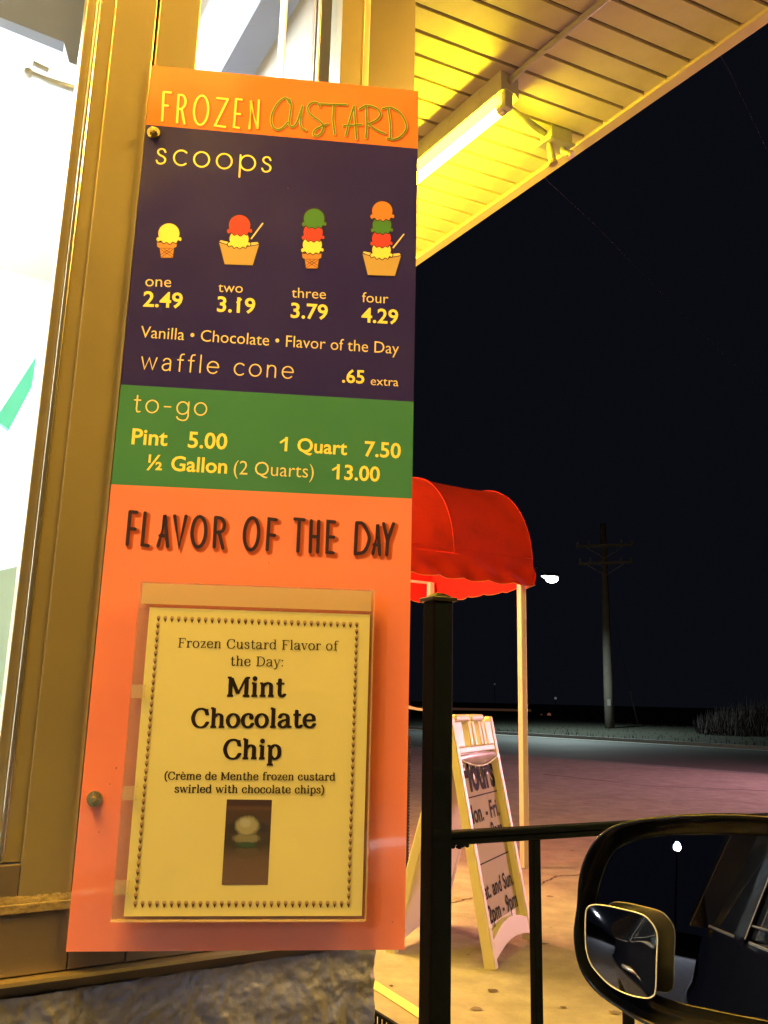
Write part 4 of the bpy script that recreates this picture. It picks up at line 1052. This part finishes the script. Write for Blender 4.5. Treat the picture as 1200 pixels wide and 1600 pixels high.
def valance(p0, dr, L, outn, nm, hh=.205, diag=0):
    mb = MB(); n1 = int(L / .015); n2 = 10
    for i in range(n1 + 1):
        t = i * L / n1; sc = abs(math.sin(math.pi * t / .23)) ** .7 * .018
        for j in range(n2 + 1):
            v = j / n2; ph = t * (1 - .35 * v * diag)
            fold = .9 * (.022 * math.sin(ph * 9 + 3.5 * v * (1 + diag)) + .012 * math.sin(t * 23 + v * 4) + .02 * noise.noise(Vec((t * 4, v * 3, 2)))) * (v ** .8)
            q = p0 + dr * t + outn * (fold + .004 + .02 * v)
            mb.v.append(Vec((q.x, q.y, zE + .006 * math.sin(t * 5) * (1 - v) - (hh - .026 + sc) * v)))
    for i in range(n1):
        for j in range(n2): b = i * (n2 + 1) + j; mb.f.append((b, b + 1, b + n2 + 2, b + n2 + 1))
    o = mb.build(nm, M['canvas'], aw, smooth=True)
    mb2 = MB(); mb2.tube([mb.v[i * (n2 + 1) + n2] for i in range(n1 + 1)], .003, 5); mb2.build('hem', M['piping'], o, smooth=True)
valance(fe, ax, LEN_A, -ex, 'valance', diag=1); valance(fe + ex * 2 * RB, ax, LEN_A, ex, 'valance'); valance(fe, ex, 2 * RB, -ax, 'valance')
for l, d in ((.05, .05), (LEN_A - .05, .05), (.05, 2 * RB - .05), (LEN_A - .05, 2 * RB - .05)):
    q = fe + ax * l + ex * d
    if l < .1 and d < .1: q = pp_
    e1 = az(59.5) * .052; e2 = az(-30.5) * .052; q = Vec((q.x, q.y, 0))
    mb = MB(); mb.box(q - e1 / 2 - e2 / 2, e1, e2, Z * (zE - .01)); mb.build('post', M['postwhite'], aw, bevel=.004)
for d in (.03, 2 * RB - .03):
    a = fe + ex * d + ax * .03; mb = MB(); a = Vec((a.x, a.y, zE - .012)); mb.bar(a, a + ax * (LEN_A - .06), .022, .022); mb.build('frame_tube', M['postwhite'], aw)

lp_ = fe + ax * 1.75 + ex * RB; lp_ = Vec((lp_.x, lp_.y, zE - .02))
al = thing('added_awning_lamp', 'added warm globe lamp under the red awning, unseen behind the menu board', 'lamp', lp_)  # unseen lamp, added to brighten the ground around the awning
mb = MB(); mb.tube([lp_ + Z * (RB - .03), lp_ + Z * .05], .008, 8); mb.build('stem', M['darkmetal'], al)
mb = MB(); mb.sphere(lp_, .06, 16, 10); mb.build('globe', emit('added_warm_globe', (1.0, .50, .22), L_AWN_FILL), al, smooth=True)
# ================================================================== STREET
up_ = G(953, 1142, .1); ub = Vec((up_.x, up_.y, 0))
zt = above(939, 818, ub).z
ut = thing('utility_pole', 'tall weathered wooden utility pole with two crossarms by the road', 'utility pole', ub)
mb = MB(); topx = Vec((ub.x, ub.y, zt)); mb.tube([ub - Z * .3, ub + Z * 2, ub + (topx - ub) * .5, topx], [.21, .20, .17, .13], 14); mb.build('shaft', M['wood'], ut, smooth=True)
ad = az(-70)
for hfrac, Lh_ in ((.885, 1.55), (.80, 1.45)):
    c = ub + Z * (zt * hfrac); mb = MB(); mb.bar(c - ad * Lh_ * .8 - az(0) * .2, c + ad * Lh_ * .8 - az(0) * .2, .12, .12); xa = mb.build('crossarm', M['wood'], ut)
    for k in (-.75, -.45, .45, .75):
        p = c + ad * Lh_ * k + Z * .06 - az(0) * .2; mb = MB(); mb.tube([p, p + Z * .06, p + Z * .1, p + Z * .16], [.02, .05, .03, .045], 8); mb.build('insulator', M['wire'], xa)
    for s_ in (-1, 1):
        mb = MB(); mb.bar(c + ad * s_ * .8 - az(0) * .2 - Z * .05, c - Z * .55 - az(0) * .16, .03, .03); mb.build('brace', M['wire'], xa)
tagp = above(952, 1103, ub); mb = MB(); pdir = (O - ub); pdir.z = 0; pdir = pdir.normalized(); sdir = Vec((-pdir.y, pdir.x, 0))
mb.box(Vec((ub.x, ub.y, tagp.z)) + pdir * .20 - sdir * .07, sdir * .14, pdir * .02, Z * .28); mb.build('tag_plate', M['bark'], ut)
gp = G(998, 1134, .15); gt = above(968, 975, Vec((gp.x * .97, gp.y, 0)))
mb = MB(); g0 = Vec((gp.x, gp.y, 0)); g1_ = ub + Z * zt * .72
mb.tube([g0, g1_], .014, 6); tag(mb.build('guy_wire', M['wire']), 'slanting guy wire anchored in the grass right of the pole', 'guy wire')
mb = MB(); g2_ = g0.lerp(g1_, .28); mb.tube([g0 + Vec((0, 0, .02)), g2_], .035, 8); mb.build('guy_guard', M['galv']); bpy.data.objects['guy_guard'].parent = bpy.data.objects['guy_wire']
def wire_px(name, pxs, D0, D1, r, label):
    pts = []
    for i, (x, y) in enumerate(pxs):
        D = D0 + (D1 - D0) * i / (len(pxs) - 1); d = ray(x, y); pts.append(O + d / math.hypot(d.x, d.y) * D)
    P2 = []
    for a, b in zip(pts, pts[1:]):
        for k in range(6): P2.append(a.lerp(b, k / 6))
    P2.append(pts[-1])
    mb = MB(); mb.tube(P2, r, 5); return tag(mb.build(name, M['wire']), label, 'wire')
wire_px('overhead_wire', [(790, 205), (858, 285), (925, 347), (1000, 424), (1080, 505), (1230, 650)], 14, 30, .0035, 'faint overhead wire crossing the sky below the canopy edge')
wire_px('overhead_wire', [(1110, 60), (1140, 112), (1170, 175), (1230, 300)], 14, 22, .0035, 'faint overhead wire high at the right edge of the sky')
# street lamp
sl = ray(862, 903); sD = 34.0; sp_ = O + sl / math.hypot(sl.x, sl.y) * sD
lb = Vec((sp_.x - 1.12, sp_.y + .3, 0)); st = thing('street_lamp', 'lit white cobra head street lamp shining beyond the awning', 'street lamp', lb)
mb = MB(); mb.tube([lb, lb + Z * (sp_.z + .3)], [.10, .06], 10); mb.build('pole', M['darkmetal'], st)
mb = MB(); mb.tube([lb + Z * (sp_.z + .2), (lb + Z * (sp_.z + .6)).lerp(sp_ + Z * .3, .5), sp_ + Z * .12], .04, 8); mb.build('arm', M['darkmetal'], st)
mb = MB(); mb.sphere(sp_ + Z * .10, .30, 14, 8, (1.15, .7, .30)); hd = mb.build('lamp_head', M['darkmetal'], st, smooth=True)
mb = MB(); mb.sphere(sp_ - Z * .02, .27, 16, 8, (1.0, .7, .68)); mb.build('lamp_lens', emit('lit_lens', (.95, 1.0, .96), 14), hd, smooth=True)
mb = MB(); mb.tube([sp_ - Vec((.12, .03, .0)), sp_ - Vec((.44, .1, -.05))], [.13, .012], 10); mb.build('lens_tip', emit('lit_tip', (.95, 1, .96), 5), hd, smooth=True)
lt = bpy.data.lights.new('street_lamp_light', 'SPOT'); lt.energy = L_STREET; lt.color = (.80, 1.0, .95); lt.spot_size = rad(150); lt.spot_blend = .8; lt.shadow_soft_size = .3
lo = bpy.data.objects.new('street_lamp_light', lt); COL.objects.link(lo); lo.location = (sp_ - Z * .30) - lb; lo.parent = st
# a second lamp post behind the car, seen in the wing mirror
def lot_lamp(base, h, label, s, col, en, aim=Vec((.3, 1.5, 1.6))):
    t = thing('lot_lamp', label, 'street lamp', base)
    mb = MB(); mb.tube([base, base + Z * h], [.08, .05], 10); mb.build('pole', M['darkmetal'], t)
    mb = MB(); mb.box(base + Vec((-.25, -.15, h)), Vec((.5, 0, 0)), Vec((0, .3, 0)), Z * .1); k = mb.build('lamp_head', M['darkmetal'], t)
    mb = MB(); mb.sphere(base + Z * (h - .04), .11, 12, 8, (1, 1, .6)); mb.build('lamp_lens', emit('lit_lot_lens', col, s), k)
    l_ = bpy.data.lights.new('lot_lamp_light', 'SPOT'); l_.energy = en; l_.color = (.84, .88, 1.0); l_.shadow_soft_size = .2; l_.spot_size = rad(34); l_.spot_blend = .5
    lo_ = bpy.data.objects.new('lot_lamp_light', l_); COL.objects.link(lo_); lo_.location = Vec((0, 0, h - .3)); lo_.parent = t
    lo_.rotation_euler = (aim - (base + Z * (h - .3))).to_track_quat('-Z', 'Y').to_euler()
pyb = Vec((12.5, 12.5, 0)); py = thing('lit_roadside_sign', 'pink lit roadside sign, out of the picture to the right', 'sign', pyb)
mb = MB(); mb.tube([pyb, pyb + Z * 3.3], .09, 10); mb.build('pole', M['darkmetal'], py)
fc = (Vec((4.5, 10.5, 0)) - pyb).normalized(); fs = Vec((-fc.y, fc.x, 0))
mb = MB(); mb.box(pyb - fs * 1.3 + fc * .05 + Z * 1.0, fs * 2.6, fc * .3, Z * 2.2); mb.build('sign_case', M['darkmetal'], py)
mb = MB(); mb.box(pyb - fs * 1.2 + fc * .352 + Z * 1.1, fs * 2.4, fc * .02, Z * 2.0); mb.build('sign_face', emit('lit_pink_face', (1.0, .46, .56), L_PYLON), py)
# far dim lights and a low lit building at the horizon
def faint(x, y, D, r, col, s, label, nm='far_light'):
    d = ray(x, y); p = O + d / math.hypot(d.x, d.y) * D; b = Vec((p.x, p.y, 0))
    t = thing(nm, label, 'lamp', b)
    mb = MB(); mb.tube([b, Vec((p.x, p.y, p.z))], .04, 6); mb.build('pole', M['darkmetal'], t)
    mb = MB(); mb.sphere(p, r, 8, 6); mb.build('bulb', emit('far_bulb', col, s), t)
faint(868, 1091, 110, .16, (.8, .9, 1), .10, 'tiny dim lamp just above the horizon beside the awning post')
faint(773, 1069, 120, .12, (.7, .8, 1), .05, 'tiny dim lamp above the folding sign in the dark')
faint(858, 1117, 88, .20, (1, .30, .2), .14, 'dim red light low on the far road')
faint(846, 1118, 90, .14, (1, .35, .2), .08, 'dimmer red light left of the red one on the far road')
a = G(560, 1113, .0); a = az(-2, 85); b = az(10, 92); mb = MB(); zt = 0.55
fb = thing('far_building', 'long low far building with a dim orange lit edge on the horizon', 'building', Vec((a.x, a.y, 0)))
n3 = (b - a).normalized(); nn3 = Vec((-n3.y, n3.x, 0))
mb.box(Vec((a.x, a.y, 0)), b - a, nn3 * 8, Z * .25); mb.build('wall', M['darkmetal'], fb)
mb = MB(); mb.box(Vec((a.x, a.y, .26)), b - a, nn3 * 1, Z * .22); mb.build('lit_edge', emit('dim_orange_strip', (1, .40, .18), .035), fb)
# dry weeds and dark trees at the right, beyond the road
def clump(c, w, h, n, m, label, nm, cat):
    mb = MB()
    for i in range(n):
        a = random.uniform(0, 6.28); r = random.random() ** .5 * w
        p = Vec((c.x + r * math.cos(a), c.y + r * math.sin(a), .15)); hh_ = h * random.uniform(.35, 1) * (1 - .4 * r / w)
        tip = p + Vec((random.uniform(-.25, .25), random.uniform(-.25, .25), hh_)); mid = p.lerp(tip, .6) + Vec((random.uniform(-.05, .05), 0, 0))
        s = Vec((random.uniform(-1, 1), random.uniform(-1, 1), 0)).normalized() * .014
        mb.add([p - s, p + s, mid + s, mid - s, tip], [(0, 1, 2, 3), (3, 2, 4)])
    return tag(mb.build(nm, m), label, cat, None)
cw = G(1150, 1160); 
for (x, w, h, lab) in ((1148, 1.3, 1.4, 'pale dry weed clump on the verge at the right, leftmost one'), (1195, 1.6, 1.9, 'pale dry weed clump at the right edge of the picture'), (1245, 2.0, 2.0, 'pale dry weed clump just outside the right edge')):
    c = G(x, 1157); clump(c, w, h, 800, M['weeds'], lab, 'weed_clump', 'weeds')
def tree(base, h, r, label):
    t = thing('tree', label, 'tree', base, 'dark trees beyond the road')
    mb = MB(); mb.tube([base - Z * .2, base + Z * h * .3, base + Z * h * .75], [.16, .12, .04], 8)
    for k in range(7):
        a = k * .9; p = base + Z * h * (.3 + .07 * k); mb.tube([p, p + Vec((math.cos(a), math.sin(a), .8)) * r * .6], [.05, .015], 5)
    mb.build('trunk', M['bark'], t)
    mb = MB()
    for i in range(900):
        v = Vec((random.gauss(0, 1), random.gauss(0, 1), random.gauss(0, 1))).normalized() * random.random() ** .4
        f = 1 + .35 * noise.noise(v * 3 + base)
        p = base + Z * h * .65 + Vec((v.x * r, v.y * r, v.z * h * .36)) * f
        e1 = Vec((random.uniform(-1, 1), random.uniform(-1, 1), random.uniform(-1, 1))).normalized() * .22; e2 = e1.orthogonal().normalized() * .13
        mb.add([p - e1, p + e2, p + e1, p - e2], [(0, 1, 2, 3)])
    mb.build('crown', M['leaf'], t)
for i, (x, D, h, r) in enumerate(()):
    d = ray(x, 1105); p = Vec((d.x, d.y, 0)).normalized() * D
    tree(p, h, r, ('barely visible dark tree behind the weeds at the right', 'dark tree cut by the right edge of the picture')[i])

# ================================================================== THE CAR AND ITS WING MIRROR
CA = 61.0; cf = az(CA); cl = Vec((-cf.y, cf.x, 0))        # forward, left (towards the wall)
def cp(x, lat, z): q = cf * x + cl * lat; return Vec((q.x, q.y, z))
car = thing('parked_car', 'black car in the drive through lane showing its glossy wing mirror', 'car', cp(-.2, -.65, 0))
def side_lat(x, z):
    taper = 0
    if x < -1.6: taper = .20 * ((-1.6 - x) / 1.5) ** 2
    if x > .9: taper = .14 * ((x - .9) / 1.3) ** 2
    prof = [(.22, .10), (.32, .17), (.50, .215), (.72, .235), (.86, .215), (.96, .19), (1.0, .17)]
    if z <= prof[0][0]: l = prof[0][1]
    elif z >= prof[-1][0]: l = prof[-1][1]
    else:
        for (z0, l0), (z1, l1) in zip(prof, prof[1:]):
            if z0 <= z <= z1: l = l0 + (l1 - l0) * (z - z0) / (z1 - z0)
    l += .02 * math.exp(-((z - .78) / .03) ** 2)            # shoulder crease
    return l - taper
BELT = lambda x: 1.0 + max(0, -x - .2) * .035
CEN = -.66
def body_side(sgn, x0, x1, nm, par):
    mb = MB(); nx = 36; zz = [.22, .30, .38, .46, .54, .62, .68, .73, .76, .78, .80, .83, .88, .93, .97, 1.0]
    xs = [x0 + (x1 - x0) * i / nx for i in range(nx + 1)]
    for x in xs:
        top = BELT(x)
        for z in zz:
            zc = z * top if z > .5 else z
            # wheel arches
            for wc in (-1.72, 1.05):
                r = .36; dx = abs(x - wc)
                if dx < r: zc = max(zc, .33 + math.sqrt(r * r - dx * dx)) if z < .7 else zc
            l = side_lat(x, z)
            if sgn < 0: l = 2 * CEN - l
            mb.v.append(cp(x, l, zc))
    n = len(zz)
    for i in range(nx):
        for j in range(n - 1): b = i * n + j; mb.f.append((b, b + 1, b + n + 1, b + n))
    return mb.build(nm, M['carpaint'], par, smooth=True)
for sgn in (1, -1):
    body_side(sgn, .352, 2.15, 'front_fender', car) if sgn > 0 else None
    if sgn > 0:
        fdoor = body_side(1, -.448, .348, 'front_door', car); rdoor = body_side(1, -1.248, -.452, 'rear_door', car); body_side(1, -2.75, -1.252, 'rear_quarter', car)
    else: body_side(-1, -2.75, 2.15, 'right_side', car)
ROOFZ = 1.44
def gh(x, f):          # greenhouse point at x, f=0 belt .. 1 roof edge
    return cp(x, (side_lat(x, 1.0) - .004) * (1 - f) + (side_lat(x, 1.0) - .135) * f, BELT(x) * (1 - f) + ROOFZ * f)
def pane(x0, x1, x2, x3, nm, m, par, lift=0.0):
    mb = MB(); q = [gh(x0, .03), gh(x1, .03), gh(x2, .97), gh(x3, .97)]
    q = [p + cl * lift for p in q]; mb.hexa(q, [p - cl * .006 for p in q]); return mb.build(nm, m, par)
pane(-1.17, -.47, -.47, -1.05, 'rear_window', M['carglass'], rdoor)
pane(-1.95, -1.27, -1.13, -1.50, 'quarter_window', M['carglass'], car)
def strip3(a, b, w, h, nm, m, par, lift=.004): mb = MB(); mb.bar(a + cl * lift, b + cl * lift, w, h); return mb.build(nm, m, par, bevel=.002)
strip3(gh(-.42, 0), gh(-.40, 1), .05, .03, 'pillar', M['carblack'], car); strip3(gh(-1.22, 0), gh(-1.09, 1), .05, .03, 'pillar', M['carblack'], car)
strip3(gh(-2.25, 0), gh(-1.62, 1), .16, .03, 'pillar', M['carpaint'], car, -.01)
strip3(gh(-.45, 0.0), gh(-2.05, 0.0), .006, .010, 'belt_trim', M['chrome'], car)
strip3(gh(-.45, .10), gh(-1.22, .10), .004, .005, 'belt_trim', M['chrome'], car)
strip3(gh(-.35, 1.0), gh(-1.60, 1.0), .006, .006, 'roof_trim', M['chrome'], car)
strip3(gh(-1.24, .02), gh(-1.10, .98), .004, .004, 'pillar_trim', M['chrome'], car, .012); strip3(gh(-1.18, .02), gh(-1.04, .98), .003, .003, 'pillar_trim', M['chrome'], car, .012)
mb = MB()                                                    # roof and decks
rx = [(-2.75, 1.02), (-2.3, 1.08), (-1.62, ROOFZ), (-1.2, 1.475), (-.6, 1.49), (-.1, 1.48), (.25, ROOFZ)]
ncol = 9
for x, z in rx:
    for k in range(ncol):
        f = k / (ncol - 1); l0 = side_lat(x, 1.0) - (.135 if z > 1.3 else .0); l = l0 + (2 * CEN - 2 * l0) * f
        mb.v.append(cp(x, l, z + .03 * math.sin(math.pi * f)))
for i in range(len(rx) - 1):
    for k in range(ncol - 1): b = i * ncol + k; mb.f.append((b, b + 1, b + ncol + 1, b + ncol))
mb.build('roof', M['carpaint'], car, smooth=True)
mb = MB(); hx = [(.95, 1.0), (1.3, .97), (1.8, .90), (2.15, .74), (2.2, .35)]
for x, z in hx:
    for k in range(ncol): f = k / (ncol - 1); l0 = side_lat(x, 1.0); mb.v.append(cp(x, l0 + (2 * CEN - 2 * l0) * f, z + .03 * math.sin(math.pi * f)))
for i in range(len(hx) - 1):
    for k in range(ncol - 1): b = i * ncol + k; mb.f.append((b, b + 1, b + ncol + 1, b + ncol))
mb.build('bonnet', M['carpaint'], car, smooth=True)
mb = MB()
for x, z in ((-2.75, 1.02), (-2.85, .7), (-2.80, .3)):
    for k in range(ncol): f = k / (ncol - 1); l0 = side_lat(-2.75, 1.0); mb.v.append(cp(x, l0 + (2 * CEN - 2 * l0) * f, z))
for i in range(2):
    for k in range(ncol - 1): b = i * ncol + k; mb.f.append((b, b + 1, b + ncol + 1, b + ncol))
mb.build('boot_lid', M['carpaint'], car, smooth=True)
for wc in (-1.72, 1.05):
    for lat in (.13, 2 * CEN - .13):
        mb = MB(); s_ = 1 if lat > CEN else -1; c = cp(wc, lat, .33)
        mb.tube([c, c - cl * s_ * .03, c - cl * s_ * .17, c - cl * s_ * .2], [.29, .325, .325, .29], 28); w_ = mb.build('wheel', M['darkmetal'], car, smooth=True)
        mb = MB(); mb.tube([c + cl * s_ * .004, c - cl * s_ * .01], .20, 20); mb.build('rim', M['galv'], w_)
for xh, par in ((-.36, fdoor), (-1.16, rdoor)):
    z = .86; l = side_lat(xh, z) + .02; mb = MB()
    mb.tube([cp(xh - .01, l - .02, z), cp(xh, l + .02, z), cp(xh + .09, l + .026, z + .005), cp(xh + .18, l + .018, z + .005), cp(xh + .19, l - .02, z)], [.012, .014, .013, .012, .010], 10)
    mb.build('door_handle', M['chrome'], par, smooth=True)

# wing mirror ---------------------------------------------------------------
MD = .62
mc = O + ray(1085, 1440) / FPX * MD
mn = az(217.4); mn.z = math.tan(rad(6.8)); mn.normalize()      # glass normal, facing back along the car and to the driver
mu = Z.cross(mn).normalized(); mv = mn.cross(mu).normalized()
if mu.dot(CR) < 0: mu = -mu
class MF: pass
mfr = Frame(mc, mu, mv, mn)
def muv(x, y): return mfr.uv(x, y)
glass_px = [(926, 1410), (933, 1378), (945, 1347), (958, 1328), (981, 1315), (1030, 1305), (1115, 1302), (1200, 1306), (1290, 1316), (1345, 1340), (1362, 1400), (1365, 1480), (1352, 1560), (1320, 1612), (1270, 1616), (1200, 1600), (1120, 1584), (1044, 1566), (985, 1540), (950, 1515), (932, 1480), (926, 1445)]
hous_px = [(902, 1415), (906, 1367), (920, 1327), (944, 1298), (985, 1281), (1058, 1272.5), (1129, 1270), (1200, 1273), (1300, 1283), (1375, 1312), (1405, 1390), (1410, 1490), (1392, 1600), (1350, 1672), (1280, 1690), (1190, 1668), (1100, 1636), (1012, 1602), (972, 1579), (931, 1549), (906, 1512), (897, 1462)]
gl = smooth([muv(*p) for p in glass_px + glass_px[:1]], 4)[:-1]
hs = smooth([muv(*p) for p in hous_px + hous_px[:1]], 4)[:-1]
def ring(pts, off, sc=1.0, cen=None):
    cx = sum(p[0] for p in pts) / len(pts) if cen is None else cen[0]; cy = sum(p[1] for p in pts) / len(pts) if cen is None else cen[1]
    return [mfr.at(cx + (p[0] - cx) * sc, cy + (p[1] - cy) * sc, off) for p in pts]
def loft(rings, capA=True, capB=True):
    mb = MB(); n = len(rings[0])
    for r in rings: mb.v += r
    for i in range(len(rings) - 1):
        for k in range(n): k2 = (k + 1) % n; mb.f.append((i * n + k, i * n + k2, (i + 1) * n + k2, (i + 1) * n + k))
    if capA: mb.f.append(tuple(range(n))[::-1])
    if capB: mb.f.append(tuple((len(rings) - 1) * n + k for k in range(n)))
    return mb
sm = loft([ring(gl, -.009, 1.0), ring(gl, -.004, 1.015), ring(hs, .004, .955), ring(hs, .006, .975), ring(hs, .003, .992), ring(hs, -.006, 1.0), ring(hs, -.03, .985), ring(hs, -.055, .90), ring(hs, -.075, .70), ring(hs, -.085, .35)], True, True)
so = sm.build('wing_mirror', M['carblack'], car, smooth=True)
mbm = loft([ring(gl, -.0085, .995), ring(gl, -.0065, .995), ring(gl, -.0062, .985), ring(gl, -.0062, .6), ring(gl, -.0062, .2)], True, True)
mbm.build('mirror_glass', M['mirror'], so)
mb = loft([ring(gl, -.0062, 1.001), ring(gl, -.0050, 1.001), ring(gl, -.0050, .990), ring(gl, -.0062, .990)], False, False); mb.build('mirror_rim', M['carblack'], so, smooth=True)
small_px = [(914.4, 1435), (916.5, 1420), (924.7, 1413.7), (941, 1413.7), (968.7, 1419), (1003, 1428), (1018, 1440.5), (1025.8, 1454), (1027.8, 1468), (1026.5, 1503), (1025, 1547), (1019.6, 1558), (1008.6, 1560), (982.5, 1554.6), (955, 1541), (933, 1520), (920.6, 1501), (915, 1476)]
# the small blind-spot glass is stuck on with a pad and stands off the big one
SOFF = .014
sfr_o = mc + mn * SOFF
mn2 = (mn + mu * -.0).normalized(); mn2 = Matrix.Rotation(rad(3.5), 3, 'Z') @ mn
mu2 = Z.cross(mn2).normalized(); mu2 = mu2 if mu2.dot(mu) > 0 else -mu2; mv2 = mn2.cross(mu2).normalized(); mv2 = mv2 if mv2.z > 0 else -mv2
sfr_o = onplane(970, 1487, sfr_o, mn)
sf = Frame(sfr_o, mu2, mv2, mn2)
sl_ = smooth([sf.uv(*p) for p in small_px + small_px[:1]], 4)[:-1]
cx = sum(p[0] for p in sl_) / len(sl_); cy = sum(p[1] for p in sl_) / len(sl_)
def r2(sc, off): return [sf.at(cx + (p[0] - cx) * sc, cy + (p[1] - cy) * sc, off) for p in sl_]
bs = loft([r2(.985, -.0022), r2(1.0, -.0015), r2(1.0, -.0002), r2(.985, .0004), r2(.965, .0002)], True, False).build('blind_spot_mirror', M['mirrim'], so, smooth=True)
rr_ = [.968, .85, .7, .55, .4, .25, .1]
bm_ = loft([r2(k, .0003 + .0010 * (1 - k * k)) for k in rr_], False, True); bm_.build('blind_spot_glass', M['mirror2'], so, smooth=True)
mb = MB(); rg_ = r2(.992, .0002); mb.tube(rg_ + rg_[:1], .00055, 6, cap=False); mb.build('mirror_lip', M['mirlip'], so, smooth=True)
mb = MB(); mb.tube([sf.at(cx, cy, -.0022), sf.at(cx, cy, -SOFF - .006)], .012, 16); mb.build('mirror_pad', M['carblack'], so)
mb = MB(); e = mfr.at(max(p[0] for p in hs) * .75, -.02, -.05); mb.tube([e, (e + cp(.55, .19, 1.0)) / 2 - Z * .01, cp(.55, .17, .99)], [.035, .03, .04], 12); mb.build('mirror_arm', M['carblack'], so, smooth=True)
# lamp that the mirror shows: direction of the reflected ray through the bright spot
def mirrored(x, y):
    p = onplane(x, y, mc, mn); d = (p - O).normalized(); return p, d - mn * 2 * d.dot(mn)
p, d = mirrored(1058, 1317); D = 60; tgt = p + d * (D / math.hypot(d.x, d.y)); print('mirror ray', d, tgt)
lot_lamp(Vec((tgt.x, tgt.y, 0)), tgt.z + .04, 'white lot lamp standing far behind the car, reflected in its mirror', 60, (.85, .93, 1.0), L_LOT)
q_ = az(222, 24); lot_lamp(Vec((q_.x, q_.y, 0)), 11.0, 'added white fill lamp behind the car on the side of the shop, out of the picture', 30, (.85, .93, 1.0), L_LOT_FILL)  # unseen lamp added as cool fill on the board and stucco
